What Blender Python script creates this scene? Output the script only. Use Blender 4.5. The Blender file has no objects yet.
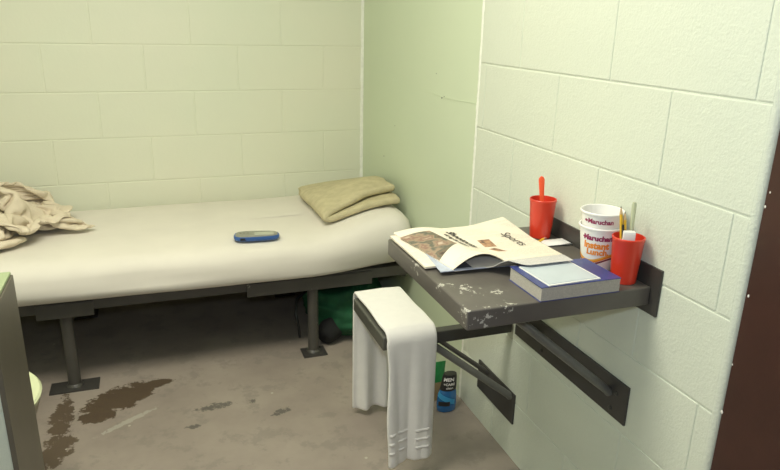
import bpy, bmesh, math, random
from mathutils import Vector, Matrix, noise, Euler
random.seed(7)
D = bpy.data
SC = bpy.context.scene
COL = SC.collection
PI = math.pi

# ------------------------------------------------------------------ camera
cam_d = D.cameras.new('camera'); cam = D.objects.new('camera', cam_d); COL.objects.link(cam)
cam.location = (-1.00329, -3.19756, 1.33893)
cam.rotation_euler = (math.radians(72.0707), math.radians(-1.2595), math.radians(-19.5877))
cam_d.sensor_fit = 'HORIZONTAL'; cam_d.sensor_width = 36.0; cam_d.lens = 659.51 / 780 * 36.0
cam_d.clip_start = 0.02
SC.camera = cam
# ------------------------------------------------------------------ colour management
SC.view_settings.view_transform = 'Standard'; SC.view_settings.look = 'None'
SC.view_settings.gamma = 1.0; SC.view_settings.use_curve_mapping = False
SC.view_settings.exposure = 0.22
# ------------------------------------------------------------------ world (closed room: faint ambient only)
W = D.worlds.new('world'); SC.world = W; W.use_nodes = True
W.node_tree.nodes['Background'].inputs[0].default_value = (0.8, 0.85, 0.7, 1)
W.node_tree.nodes['Background'].inputs[1].default_value = 0.1
# ------------------------------------------------------------------ lights
def area(name, loc, rot, sx, sy, power, colr):
    l = D.lights.new(name, 'AREA'); l.shape = 'RECTANGLE'; l.size = sx; l.size_y = sy
    l.energy = power; l.color = colr
    o = D.objects.new(name, l); o.location = loc; o.rotation_euler = rot; COL.objects.link(o); return o
area('ceiling_lamp_light', (-1.18, -1.78, 2.36), (0, 0, 0), 1.2, 0.6, 30, (1.0, 0.96, 0.81))
fl = D.lights.new('camera_flash', 'POINT'); fl.energy = 23; fl.color = (0.80, 0.90, 1.0); fl.shadow_soft_size = 0.025
flo = D.objects.new('camera_flash', fl); flo.location = (-0.985, -3.17, 1.44); COL.objects.link(flo)

# ================================================================== materials
def nt(name):
    m = D.materials.new(name); m.use_nodes = True
    t = m.node_tree; b = t.nodes['Principled BSDF']; return m, t, b
def N(t, typ, **kw):
    n = t.nodes.new(typ)
    for k, v in kw.items(): setattr(n, k, v)
    return n
def L(t, a, b): t.links.new(a, b)
def math_n(t, op, a, b=None, clamp=False):
    n = N(t, 'ShaderNodeMath', operation=op); n.use_clamp = clamp
    for i, v in enumerate((a, b)):
        if v is None: continue
        if isinstance(v, (int, float)): n.inputs[i].default_value = v
        else: L(t, v, n.inputs[i])
    return n.outputs[0]
def world_pos(t):
    return N(t, 'ShaderNodeNewGeometry').outputs['Position']
def noise_n(t, vec, scale, detail=3, rough=.55):
    n = N(t, 'ShaderNodeTexNoise'); n.inputs['Scale'].default_value = scale
    n.inputs['Detail'].default_value = detail; n.inputs['Roughness'].default_value = rough
    L(t, vec, n.inputs['Vector']); return n.outputs['Fac']
def mixc(t, fac, a, b):
    n = N(t, 'ShaderNodeMix', data_type='RGBA')
    if isinstance(fac, (int, float)): n.inputs[0].default_value = fac
    else: L(t, fac, n.inputs[0])
    for i, v in ((6, a), (7, b)):
        if isinstance(v, tuple): n.inputs[i].default_value = (*v[:3], 1)
        else: L(t, v, n.inputs[i])
    return n.outputs[2]
def ramp(t, v, lo, hi):
    n = N(t, 'ShaderNodeMapRange'); n.inputs[1].default_value = lo; n.inputs[2].default_value = hi
    n.clamp = True; L(t, v, n.inputs[0]); return n.outputs[0]
def bump(t, b, h, strength, dist=.002):
    n = N(t, 'ShaderNodeBump'); n.inputs['Strength'].default_value = strength; n.inputs['Distance'].default_value = dist
    L(t, h, n.inputs['Height']); L(t, n.outputs[0], b.inputs['Normal'])
def simple(name, c, rough=.6, var=.0, vscale=20, bs=0, bscale=200, bdist=.001, metal=0, spec=.5, trans=0, coat=0):
    m, t, b = nt(name); b.inputs['Roughness'].default_value = rough; b.inputs['Metallic'].default_value = metal
    b.inputs['Specular IOR Level'].default_value = spec
    b.inputs['Transmission Weight'].default_value = trans
    b.inputs['Coat Weight'].default_value = coat
    b.inputs['Base Color'].default_value = (*c, 1)
    tc = N(t, 'ShaderNodeTexCoord').outputs['Object']
    if var > 0:
        f = noise_n(t, tc, vscale)
        L(t, mixc(t, ramp(t, f, .3, .7), tuple(x * (1 - var) for x in c), tuple(min(1, x * (1 + var)) for x in c)), b.inputs['Base Color'])
    if bs > 0: bump(t, b, noise_n(t, tc, bscale), bs, bdist)
    return m

def wall_paint(name, c, c2, bs, sc):
    m, t, b = nt(name); p = world_pos(t)
    f = ramp(t, noise_n(t, p, 1.3, 3), .35, .65)
    L(t, mixc(t, f, c, c2), b.inputs['Base Color'])
    b.inputs['Roughness'].default_value = .42
    h = math_n(t, 'ADD', noise_n(t, p, sc, 4, .6), math_n(t, 'MULTIPLY', noise_n(t, p, sc * .35, 2), .8))
    bump(t, b, h, bs, .003)
    return m
M = {}
M['block'] = wall_paint('pale_green_block_paint', (.655, .70, .595), (.68, .715, .605), .5, 170)
M['back_block'] = wall_paint('cream_green_block_paint', (.765, .765, .62), (.735, .765, .615), .14, 90)
M['smooth'] = wall_paint('smooth_green_paint', (.60, .68, .50), (.63, .70, .52), .06, 60)
M['ceiling'] = simple('ceiling_white', (.8, .8, .74), .8)
M['caulk'] = simple('white_caulk', (.86, .87, .78), .5, .05, 60, .4, 150, .002)

def floor_mat():
    m, t, b = nt('grey_painted_concrete'); p = world_pos(t)
    base = mixc(t, ramp(t, noise_n(t, p, 3.2, 5, .6), .35, .68), (.285, .24, .205), (.37, .318, .268))
    # worn patches
    base = mixc(t, math_n(t, 'MULTIPLY', ramp(t, noise_n(t, p, 9, 6, .7), .53, .60), .5), base, (.23, .205, .175))
    sep = N(t, 'ShaderNodeSeparateXYZ'); L(t, p, sep.inputs[0])
    def ell(cx, cy, ax, ay, ang):
        c, s = math.cos(ang), math.sin(ang)
        dx = math_n(t, 'SUBTRACT', sep.outputs[0], cx); dy = math_n(t, 'SUBTRACT', sep.outputs[1], cy)
        u = math_n(t, 'ADD', math_n(t, 'MULTIPLY', dx, c / ax), math_n(t, 'MULTIPLY', dy, s / ax))
        v = math_n(t, 'ADD', math_n(t, 'MULTIPLY', dx, -s / ay), math_n(t, 'MULTIPLY', dy, c / ay))
        return math_n(t, 'ADD', math_n(t, 'MULTIPLY', u, u), math_n(t, 'MULTIPLY', v, v))
    n1 = noise_n(t, p, 22, 6, .72)
    def blot(ells, amp, col, soft=.12, f=1.0, nn=n1):
        nonlocal base
        d = ells[0]
        for e in ells[1:]: d = math_n(t, 'MINIMUM', d, e)
        v = math_n(t, 'ADD', d, math_n(t, 'MULTIPLY', math_n(t, 'SUBTRACT', nn, .5), amp))
        k = math_n(t, 'SUBTRACT', 1.0, ramp(t, v, 1 - soft, 1 + soft))
        base = mixc(t, math_n(t, 'MULTIPLY', k, f), base, col)
    blot([ell(-1.20, -.875, .14, .075, .55), ell(-1.09, -.81, .08, .03, .2), ell(-1.27, -.97, .06, .05, .3)], 4.2, (.088, .060, .036), .12, .95)
    blot([ell(-1.385, -.95, .038, .12, .0), ell(-1.385, -1.14, .05, .10, -.2)], 7.0, (.095, .066, .04), .15, .9)
    n2 = noise_n(t, p, 60, 5, .7)
    blot([ell(-1.17, -1.04, .10, .012, .57)], 6, (.46, .44, .37), .3, .6, n2)
    blot([ell(-.875, -1.035, .06, .018, .1), ell(-.655, -1.14, .035, .015, .4), ell(-.96, -1.14, .022, .012, 0), ell(-.74, -1.04, .012, .012, 0)], 9, (.09, .085, .075), .3, .8, n2)
    # small paint flecks
    vor = N(t, 'ShaderNodeTexVoronoi'); vor.inputs['Scale'].default_value = 7; L(t, p, vor.inputs['Vector'])
    fk = math_n(t, 'LESS_THAN', vor.outputs['Distance'], .035)
    base = mixc(t, math_n(t, 'MULTIPLY', fk, .7), base, (.55, .52, .42))
    L(t, base, b.inputs['Base Color'])
    b.inputs['Roughness'].default_value = .5
    bump(t, b, noise_n(t, p, 45, 5), .25, .002)
    return m
M['floor'] = floor_mat()

def chipped(name, c, chip, spots, thr=.62, rough=.38, scale=55, base_thr=.78, extra=0):
    """dark paint, worn through near the given world points"""
    m, t, b = nt(name); p = world_pos(t)
    n = noise_n(t, p, scale, 5, .65)
    base = mixc(t, ramp(t, noise_n(t, p, 8, 3), .3, .7), tuple(x * .88 for x in c), tuple(x * 1.15 for x in c))
    best = None
    for (x, y, z, r) in spots:
        d = N(t, 'ShaderNodeVectorMath', operation='DISTANCE'); L(t, p, d.inputs[0]); d.inputs[1].default_value = (x, y, z)
        w = math_n(t, 'SUBTRACT', 1.0, math_n(t, 'DIVIDE', d.outputs['Value'], r), True)
        best = w if best is None else math_n(t, 'MAXIMUM', best, w)
    v = n if best is None else math_n(t, 'ADD', n, math_n(t, 'MULTIPLY', best, base_thr - thr + .06 + extra))
    k = ramp(t, v, base_thr, base_thr + .02)
    L(t, mixc(t, k, base, chip), b.inputs['Base Color'])
    b.inputs['Roughness'].default_value = rough
    bump(t, b, noise_n(t, p, 70, 4), .12, .002)
    return m
desk_spots = [(-.40, -2.03, .80, .075), (-.345, -2.06, .80, .05), (-.44, -1.99, .80, .05), (-.46, -2.12, .79, .06),
              (-.41, -2.13, .78, .07), (-.45, -1.85, .79, .05), (-.36, -2.13, .80, .05)]
M['desk'] = chipped('worn_grey_desk_paint', (.115, .103, .09), (.50, .48, .42), desk_spots, .59, scale=75, extra=.045)
M['steel_paint'] = chipped('dark_grey_steel_paint', (.068, .064, .056), (.40, .38, .33),
                           [(-.44, -.79, .15, .06), (-.44, -.80, .08, .05), (-.44, -.79, .3, .04), (-.7, -.79, .33, .06)], .60)
M['plate_paint'] = chipped('dark_plate_paint', (.048, .045, .041), (.3, .3, .26), [], .7, .45)
M['tube_paint'] = simple('grey_brace_paint', (.14, .14, .125), .3, .1, 30)
M['seat_paint'] = chipped('dark_green_grey_seat_paint', (.085, .085, .07), (.3, .29, .24), [(-.42, -1.45, .465, .05)], .62)
M['edge_wear'] = simple('bare_scratched_paint', (.36, .35, .30), .5, .3, 80)
M['brown'] = chipped('red_brown_door_paint', (.045, .015, .010), (.6, .55, .5), [], .7, .5, 40, .80)
M['chip_white'] = simple('white_paint_chip', (.75, .72, .66), .6)
M['sheet'] = simple('cream_bed_sheet', (.74, .70, .625), .85, .03, 6, .25, 700, .0006)
M['blanket'] = simple('beige_thermal_blanket', (.70, .61, .47), .95, .08, 14, .5, 500, .001)
M['olive'] = simple('tan_wool_blanket', (.54, .48, .30), .95, .10, 30, .6, 420, .001)
M['towel'] = simple('white_terry_towel', (.84, .82, .78), .95, .02, 40, .9, 900, .0015)
M['hem'] = simple('white_towel_band', (.80, .78, .75), .8, .02, 40, .3, 1500, .0008)
M['red'] = simple('red_orange_plastic', (.70, .045, .02), .35, coat=.2)
M['spoon'] = simple('orange_red_spoon_plastic', (.95, .12, .04), .35)
M['cup_white'] = simple('white_foam_cup', (.86, .84, .80), .45)
M['purple'] = simple('purple_red_ink', (.30, .02, .09), .5)
M['orange'] = simple('orange_ink', (.85, .28, .03), .5)
M['yellow_ink'] = simple('yellow_orange_ink', (.85, .45, .08), .5)
M['maroon'] = simple('maroon_ink', (.20, .02, .03), .5)
M['paper_grey'] = simple('grey_book_pages', (.44, .41, .36), .8, .12, 300)
M['blue_cover'] = simple('dark_blue_book_cover', (.045, .06, .22), .3, .2, 9)
M['card'] = simple('pale_blue_notepad', (.52, .58, .62), .35, .04, 20)
M['card_edge'] = simple('white_notepad_border', (.84, .84, .80), .5)
M['black'] = simple('black_plastic', (.02, .02, .02), .4)
M['pencil'] = simple('yellow_pencil_paint', (.80, .48, .04), .35)
M['wood'] = simple('bare_pencil_wood', (.65, .45, .25), .7)
M['clear'] = simple('pale_clear_plastic', (.74, .78, .55), .2, trans=.35)
M['whiteplastic'] = simple('white_plastic', (.82, .82, .80), .3)
M['blue_liquid'] = simple('blue_gel', (.02, .16, .42), .15, coat=.6)
M['blue_lab'] = simple('light_blue_label', (.05, .35, .65), .3)
M['green'] = simple('green_cloth', (.008, .085, .032), .8, .3, 12, .4, 300, .001)
M['green_wrap'] = simple('green_wrapper', (.03, .24, .07), .35, .2, 30)
M['tan_wrap'] = simple('tan_wrapper', (.42, .30, .16), .5, .1, 30)
M['blue_plastic'] = simple('blue_plastic_shell', (.04, .11, .33), .35)
M['grey_face'] = simple('grey_device_face', (.26, .26, .21), .4, .1, 60)
M['screen'] = simple('pale_device_screen', (.44, .45, .36), .25)
M['steel'] = simple('brushed_stainless_steel', (.42, .40, .34), .35, .05, 60, metal=.9)
M['dark_steel'] = simple('brown_grey_partition_paint', (.12, .105, .08), .4, .08, 12)
M['toilet_in'] = simple('glazed_bowl', (.62, .66, .42), .25)
M['news_ink'] = simple('newspaper_black_ink', (.06, .055, .05), .8)
M['lamp'] = None

def news_mat(name, c, dark, lines=True):
    m, t, b = nt(name); p = N(t, 'ShaderNodeTexCoord').outputs['Object']
    sep = N(t, 'ShaderNodeSeparateXYZ'); L(t, p, sep.inputs[0])
    # rows of small type: thin stripes across x, broken up by noise; column gutters along y
    s = math_n(t, 'SINE', math_n(t, 'MULTIPLY', sep.outputs[0], 1500.0))
    br = noise_n(t, p, 260, 2)
    col = math_n(t, 'GREATER_THAN', math_n(t, 'FRACT', math_n(t, 'MULTIPLY', sep.outputs[1], 17.0)), .12)
    blk = ramp(t, noise_n(t, p, 13, 1), .47, .50)
    k = math_n(t, 'MULTIPLY', math_n(t, 'MULTIPLY', ramp(t, s, -.2, .5), ramp(t, br, .42, .5)), math_n(t, 'MULTIPLY', col, blk))
    base = mixc(t, math_n(t, 'MULTIPLY', k, .30 if lines else .12), c, dark)
    L(t, base, b.inputs['Base Color']); b.inputs['Roughness'].default_value = .85
    return m
M['news'] = news_mat('newsprint_page', (.80, .73, .60), (.25, .22, .18))
M['news_grey'] = news_mat('grey_inner_newsprint', (.60, .58, .55), (.2, .2, .2))
M['news_blue'] = simple('blue_tinted_flyer', (.46, .50, .60), .5, .1, 60)
M['news_red'] = simple('red_inner_page_edge', (.40, .07, .10), .7)
def photo_mat(name, cols, sc):
    m, t, b = nt(name); p = N(t, 'ShaderNodeTexCoord').outputs['Object']
    n = N(t, 'ShaderNodeTexNoise'); n.inputs['Scale'].default_value = sc; n.inputs['Detail'].default_value = 2; L(t, p, n.inputs['Vector'])
    r = N(t, 'ShaderNodeValToRGB'); L(t, n.outputs['Fac'], r.inputs[0])
    el = r.color_ramp.elements
    el[0].position = .3; el[0].color = (*cols[0], 1); el[1].position = .7; el[1].color = (*cols[-1], 1)
    for i, c in enumerate(cols[1:-1]):
        e = el.new(.3 + .4 * (i + 1) / (len(cols) - 1)); e.color = (*c, 1)
    L(t, r.outputs[0], b.inputs['Base Color']); b.inputs['Roughness'].default_value = .7
    return m
M['photo'] = photo_mat('printed_crowd_photograph', [(.07, .05, .04), (.20, .15, .10), (.11, .12, .09), (.34, .25, .17), (.24, .14, .10), (.50, .40, .30)], 26)
M['photo2'] = photo_mat('small_printed_photograph', [(.10, .07, .06), (.40, .22, .12), (.55, .35, .2)], 70)

# ================================================================== geometry helpers
def obj(name, bm, m, parent=None, loc=None, smooth=None):
    if loc is None and parent is not None:
        w = Vector((0, 0, 0)); q = parent
        while q is not None: w += q.location; q = q.parent
        off = w; loc = (0, 0, 0)
    elif parent is None:
        loc = loc or (0, 0, 0); off = Vector(loc)
    bmesh.ops.translate(bm, verts=bm.verts, vec=-Vector(off))
    me = D.meshes.new(name)
    if smooth is not None:
        for f in bm.faces: f.smooth = True
    bm.normal_update(); bm.to_mesh(me); bm.free()
    mats = m if isinstance(m, (list, tuple)) else [m]
    for x in mats: me.materials.append(x)
    if smooth is not None and smooth < 180:
        me.set_sharp_from_angle(angle=math.radians(smooth))
    o = D.objects.new(name, me); o.location = loc; o.parent = parent; COL.objects.link(o)
    return o
def tag(o, label, cat, group=None):
    o['label'] = label; o['category'] = cat
    if group: o['group'] = group
    return o
def thing(name, loc, label, cat, group=None):
    o = D.objects.new(name, None); o.empty_display_size = .05; o.location = loc; COL.objects.link(o)
    return tag(o, label, cat, group)
def struct(name, bm, m, smooth=None):
    o = obj(name, bm, m, None, (0, 0, 0), smooth); o['kind'] = 'structure'; return o
def box(bm, x0, x1, y0, y1, z0, z1, bev=0, seg=2, rot=None, mi=0):
    r = bmesh.ops.create_cube(bm, size=1)
    vs = r['verts']
    c = Vector(((x0 + x1) / 2, (y0 + y1) / 2, (z0 + z1) / 2)); s = (abs(x1 - x0), abs(y1 - y0), abs(z1 - z0))
    for v in vs: v.co = Vector((v.co.x * s[0], v.co.y * s[1], v.co.z * s[2]))
    if rot: bmesh.ops.rotate(bm, verts=vs, cent=(0, 0, 0), matrix=Euler(rot).to_matrix())
    bmesh.ops.translate(bm, verts=vs, vec=c)
    fs = list({f for v in vs for f in v.link_faces})
    for f in fs: f.material_index = mi
    if bev > 0:
        es = list({e for v in vs for e in v.link_edges})
        bmesh.ops.bevel(bm, geom=es, offset=bev, segments=seg, affect='EDGES', profile=.6)
    return vs
def nb(): return bmesh.new()
def boxbm(*a, **k):
    bm = nb(); box(bm, *a, **k); return bm
def tube(bm, pts, r, n=16, cap=True, mi=0):
    pts = [Vector(p) for p in pts]; rs = r if isinstance(r, (list, tuple)) else [r] * len(pts)
    rings = []; prev = None
    for i, p in enumerate(pts):
        d = (pts[min(i + 1, len(pts) - 1)] - pts[max(i - 1, 0)]).normalized()
        if prev is None:
            a = d.orthogonal().normalized()
        else:
            a = (prev - d * prev.dot(d)).normalized()
        prev = a; b = d.cross(a)
        rings.append([bm.verts.new(p + (a * math.cos(2 * PI * k / n) + b * math.sin(2 * PI * k / n)) * rs[i]) for k in range(n)])
    for A, B in zip(rings, rings[1:]):
        for k in range(n):
            f = bm.faces.new((A[k], A[(k + 1) % n], B[(k + 1) % n], B[k])); f.material_index = mi
    if cap:
        for R_, rev in ((rings[0], True), (rings[-1], False)):
            f = bm.faces.new(list(reversed(R_)) if rev else R_); f.material_index = mi
def lathe(bm, prof, c, n=48, mi=0, axis=None):
    """prof: list of (r,z). r==0 closes."""
    rings = []
    for (r, z) in prof:
        if r <= 1e-6: rings.append([bm.verts.new((c[0], c[1], c[2] + z))])
        else: rings.append([bm.verts.new((c[0] + r * math.cos(2 * PI * k / n), c[1] + r * math.sin(2 * PI * k / n), c[2] + z)) for k in range(n)])
    for A, B in zip(rings, rings[1:]):
        for k in range(n):
            k2 = (k + 1) % n
            if len(A) == 1: f = bm.faces.new((A[0], B[k2], B[k]))
            elif len(B) == 1: f = bm.faces.new((A[k], A[k2], B[0]))
            else: f = bm.faces.new((A[k], A[k2], B[k2], B[k]))
            f.material_index = mi
def grid(bm, fn, nu, nv, mi=0, closed_u=False):
    vs = [[bm.verts.new(fn(i / nu, j / nv)) for j in range(nv + 1)] for i in range(nu + (0 if closed_u else 1))]
    n = len(vs)
    for i in range(nu):
        for j in range(nv):
            f = bm.faces.new((vs[i][j], vs[(i + 1) % n][j], vs[(i + 1) % n][j + 1], vs[i][j + 1])); f.material_index = mi
    return vs
def thick(bm, t):
    """give a sheet real thickness along its normals"""
    bm.normal_update()
    old = list(bm.verts); nm = {v: v.normal.copy() for v in old}
    faces = list(bm.faces); edges = [e for e in bm.edges if len(e.link_faces) == 1]
    cp = {v: bm.verts.new(v.co - nm[v] * t) for v in old}
    for f in faces:
        g = bm.faces.new([cp[v] for v in reversed(f.verts)]); g.material_index = f.material_index
    for e in edges:
        f = e.link_faces[0]; a, b_ = e.verts
        vl = list(f.verts); i = vl.index(a)
        if vl[(i + 1) % len(vl)] != b_: a, b_ = b_, a
        g = bm.faces.new((b_, a, cp[a], cp[b_])); g.material_index = f.material_index
def fbm(p, s, o=3):
    v = 0; a = 1
    for i in range(o):
        v += a * noise.noise(Vector(p) * s); s *= 2.1; a *= .5
    return v
def text_geo(body, size, bold=.0):
    """flat lettering as (verts, faces); x right, y up, centred"""
    cu = D.curves.new('lettering', 'FONT'); cu.body = body; cu.size = size; cu.offset = bold * size
    cu.align_x = 'CENTER'; cu.align_y = 'CENTER'; cu.resolution_u = 3
    o = D.objects.new('lettering_tmp', cu); COL.objects.link(o)
    dg = bpy.context.evaluated_depsgraph_get(); dg.update()
    me = D.meshes.new_from_object(o.evaluated_get(dg))
    vs = [v.co.copy() for v in me.vertices]; fs = [list(p.vertices) for p in me.polygons]
    D.objects.remove(o); D.curves.remove(cu); D.meshes.remove(me)
    return vs, fs
def text_map(bm, body, size, fn, bold=0., mi=0, sx=1.0):
    vs, fs = text_geo(body, size, bold)
    nv = [bm.verts.new(fn(v.x * sx, v.y)) for v in vs]
    for f in fs:
        try: q = bm.faces.new([nv[i] for i in f]); q.material_index = mi
        except ValueError: pass

# ================================================================== the room
XL, YF, H = -2.12, -3.75, 2.4384
C8 = .2032; J = .0045
def block_wall(bm, along, a0, a1, z1, place, off_even, thickness=.1, bev=.0022):
    """running-bond blocks proud of a recessed mortar plane. place(a0,a1,z0,z1,d0,d1)->box args. 'along' runs a0<a1"""
    k = 0
    n = int(round(z1 / C8))
    for k in range(n):
        z0, z2 = k * C8, (k + 1) * C8
        odd = (k % 2)
        s = off_even + (C8 if odd else 0)
        a = s - .4064 * math.ceil((s - a0) / .4064) 
        while a < a1:
            b0, b1 = max(a, a0), min(a + .4064, a1)
            if b1 - b0 > .012:
                zlo = z0 + J / 2 if k > 0 else 0
                box(bm, *place(b0 + J / 2, b1 - J / 2, zlo, z2 - J / 2), bev=bev, seg=2)
            a += .4064
# back wall (y>=0)
bm = nb()
box(bm, XL - .1, .12, .0022, .2, 0, H)
# L1 (k=5/6 boundary) : course above (k=6) has joints at multiples of .4064 -> even k
block_wall(bm, 'x', XL, -.001, H, lambda a0, a1, z0, z1: (a0, a1, 0, .03, z0, z1), 0.0)
struct('wall_back', bm, M['back_block'])
# right wall: block portion y -2.344..-1.245, smooth portion -1.245..0
bm = nb()
box(bm, .0022, .2, -2.344, -1.245, 0, H)
block_wall(bm, 'y', -2.344, -1.249, H, lambda a0, a1, z0, z1: (0, .03, a0, a1, z0, z1), -1.4933)
# rounded (bullnose) end of the blocks
vsr = []
def bull(u, v):
    a = u * PI / 2
    return (.012 - .012 * math.cos(a), -2.3415 - .0145 * math.sin(a), v * H)
grid(bm, bull, 8, 24)
box(bm, .012, .2, -2.356, -2.344, 0, H)
struct('wall_right', bm, M['block'])
bm = nb(); box(bm, 0, .2, -1.242, .1, 0, H)
o = struct('wall_right_smooth', bm, M['smooth'])
# caulk joints
def caulk(name, fn):
    bm = nb()
    def g(u, v):
        z = v * H
        return fn(u, z)
    grid(bm, g, 6, 420)
    return struct(name, bm, M['caulk'], 60)
def c1(u, z):
    w = .0060 + .0075 * abs(fbm((0, 3.3, z), 30, 3)); s = (u - .5) * 2
    yc = -1.2445 + .002 * noise.noise(Vector((0, 0, z * 9)))
    return (-.0035 * (1 - s * s) * (.6 + .5 * noise.noise(Vector((u * 2, 9, z * 60)))) + .0006, yc + s * w, z)
caulk('trim_1', c1)
def c2(u, z):
    a = u * PI / 2; r = .014 + .003 * noise.noise(Vector((4, 0, z * 20)))
    return (-r * math.cos(a) + .0008 * 0, -r * .35 * math.sin(a) - .0003, z)
caulk('trim_2', c2)
# crack in the smooth part
bm = nb()
tube(bm, [(-.0005, y, 1.085 + .003 * math.sin(y * 14) - .006 * (y + 1)) for y in [-.78 - i * .025 for i in range(19)]], [.0006 + .0008 * (i > 3) for i in range(19)], 6)
struct('trim_3', bm, M['smooth'])
bm = nb()
for (y, z, r) in ((-.961, 1.079, .004), (-.334, .743, .003), (-.472, .905, .002), (-.98, 1.085, .0025), (-.9, 1.16, .002)):
    tube(bm, [(.0005, y, z), (-.0008, y, z)], r, 10)
struct('trim_4', bm, M['tube_paint'])
# floor, ceiling, other walls
struct('floor', boxbm(XL - .1, .2, YF - .1, .2, -.1, 0), M['floor'])
struct('ceiling', boxbm(XL - .1, .2, YF - .1, .2, H, H + .1), M['ceiling'])
bm = nb(); box(bm, XL - .1, XL - .0035, YF, 0, 0, H)
block_wall(bm, 'y', YF, 0, H, lambda a0, a1, z0, z1: (XL - .03, XL, a0, a1, z0, z1), 0.0)
struct('wall_left', bm, M['block'])
struct('wall_front', boxbm(XL - .1, .2, YF - .1, YF, 0, H), M['brown'])
struct('wall_right_front', boxbm(.04, .2, YF, -2.356, 2.16, H), M['block'])
# brown steel door and frame in the right wall
bm = nb()
box(bm, .006, .16, -2.70, -2.358, 0, 2.16, .003)
box(bm, .006, .16, -3.42, -3.37, 0, 2.16, .003)
box(bm, .006, .16, -3.37, -2.70, 2.10, 2.16, .003)
for (y, z, r) in ((-2.362, 1.042, 0.0020), (-2.366, 1.069, 0.0015), (-2.365, .872, 0.0022), (-2.359, .622, 0.0030), (-2.361, .728, 0.0015)):
    vs = bmesh.ops.create_icosphere(bm, subdivisions=2, radius=r)['verts']
    for v in vs: v.co = Vector((v.co.x * .25 + .0055, v.co.y + y, v.co.z * 1.4 + z))
    for f in {f for v in vs for f in v.link_faces}: f.material_index = 1
struct('trim_5', bm, [M['brown'], M['chip_white']], 40)
bm = nb(); box(bm, .05, .095, -3.368, -2.702, .01, 2.098, .002)
struct('door_1', bm, M['brown'])
struct('wall_right_rear', boxbm(.04, .2, YF, -3.42, 0, 2.16), M['block'])

# low block privacy partition at the left
bm = nb()
PX = -1.314
box(bm, XL, PX - .004, -1.9165, -1.7135, 0, .805)
for k in range(4):
    a = PX - .004; first = True
    while a > XL + .01:
        w = .4064 if (k % 2 == 0 or not first) else .2032
        b0 = max(a - w, XL)
        box(bm, b0 + J / 2, a - (0 if first else J / 2), -1.92, -1.71, k * C8 + (J / 2 if k else 0), (k + 1) * C8 - J / 2, .003)
        a = b0; first = False
part_root = thing('privacy_partition', (XL / 2 + PX / 2, -1.815, 0), 'low pale green block partition with a dark end cap at the left edge', 'partition')
obj('block_panel', bm, M['block'], part_root)
bm = nb(); box(bm, PX - .004, PX + .006, -1.925, -1.705, 0, .812, .002)
obj('end_cap', bm, M['dark_steel'], part_root)
bm = nb(); box(bm, XL, PX + .003, -1.922, -1.708, .8125, .820, .002)
obj('top_cap', bm, simple('green_top_paint', (.30, .36, .20), .5), part_root)

# ceiling lamp
lt = thing('ceiling_lamp', (-1.18, -1.78, H), 'long ceiling lamp over the middle of the cell', 'lamp')
obj('housing', boxbm(-1.81, -.55, -2.11, -1.45, H - .035, H - .002, bev=.004), M['whiteplastic'], lt)
mm, t_, b_ = nt('lit_diffuser'); b_.inputs['Emission Color'].default_value = (1, .95, .7, 1); b_.inputs['Emission Strength'].default_value = 1.5
obj('diffuser', boxbm(-1.78, -.58, -2.08, -1.48, H - .055, H - .0355, bev=.006), mm, lt)

# ================================================================== the bed
bed = thing('bed_frame', (-1.03, -.4, 0), 'dark grey steel bunk frame carrying the white mattress', 'bed')
BY = -.765   # front face of the rail
obj('bed_pan', boxbm(-2.08, -.03, BY + .03, -.02, .345, .362, bev=.003), M['steel_paint'], bed)
obj('front_rail', boxbm(-2.08, -.03, BY, BY + .03, .318, .362, bev=.004), M['steel_paint'], bed)
obj('back_rail', boxbm(-2.08, -.03, -.05, -.02, .318, .345, bev=.004), M['steel_paint'], bed)
obj('end_rail', boxbm(-.06, -.03, BY + .03, -.05, .300, .345, bev=.004), M['steel_paint'], bed)
def leg(x, y, plate_rot=0):
    bm = nb(); tube(bm, [(x, y, .006), (x, y, .318)], .0225, 20)
    l = obj('leg', bm, M['steel_paint'], bed, smooth=40)
    bm = nb(); lathe(bm, [(.0225, 0), (.030, .001), (.026, .008), (.0225, .011)], (x, y, .006), 20)
    obj('weld', bm, M['steel_paint'], l, smooth=40)
    return l
for (x, dx0, dx1) in ((-1.360, .085, .085), (-.440, .05, .05)):
    l = leg(x, -.735)
    obj('foot_plate', boxbm(x - dx0, x + dx1, -.782, -.70, 0, .006, bev=.001), M['plate_paint'], l)
    obj('side_bracket', boxbm(x - (.27 if x > -1 else .09), x + (.245 if x > -1 else .10), BY - .008, BY - .0005, .298, .352, bev=.002), M['steel_paint'], bed)
for x in (-1.368, -.44):
    l = leg(x, -.07)
    obj('foot_plate', boxbm(x - .05, x + .05, -.11, -.025, 0, .006, bev=.001), M['plate_paint'], l)

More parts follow.
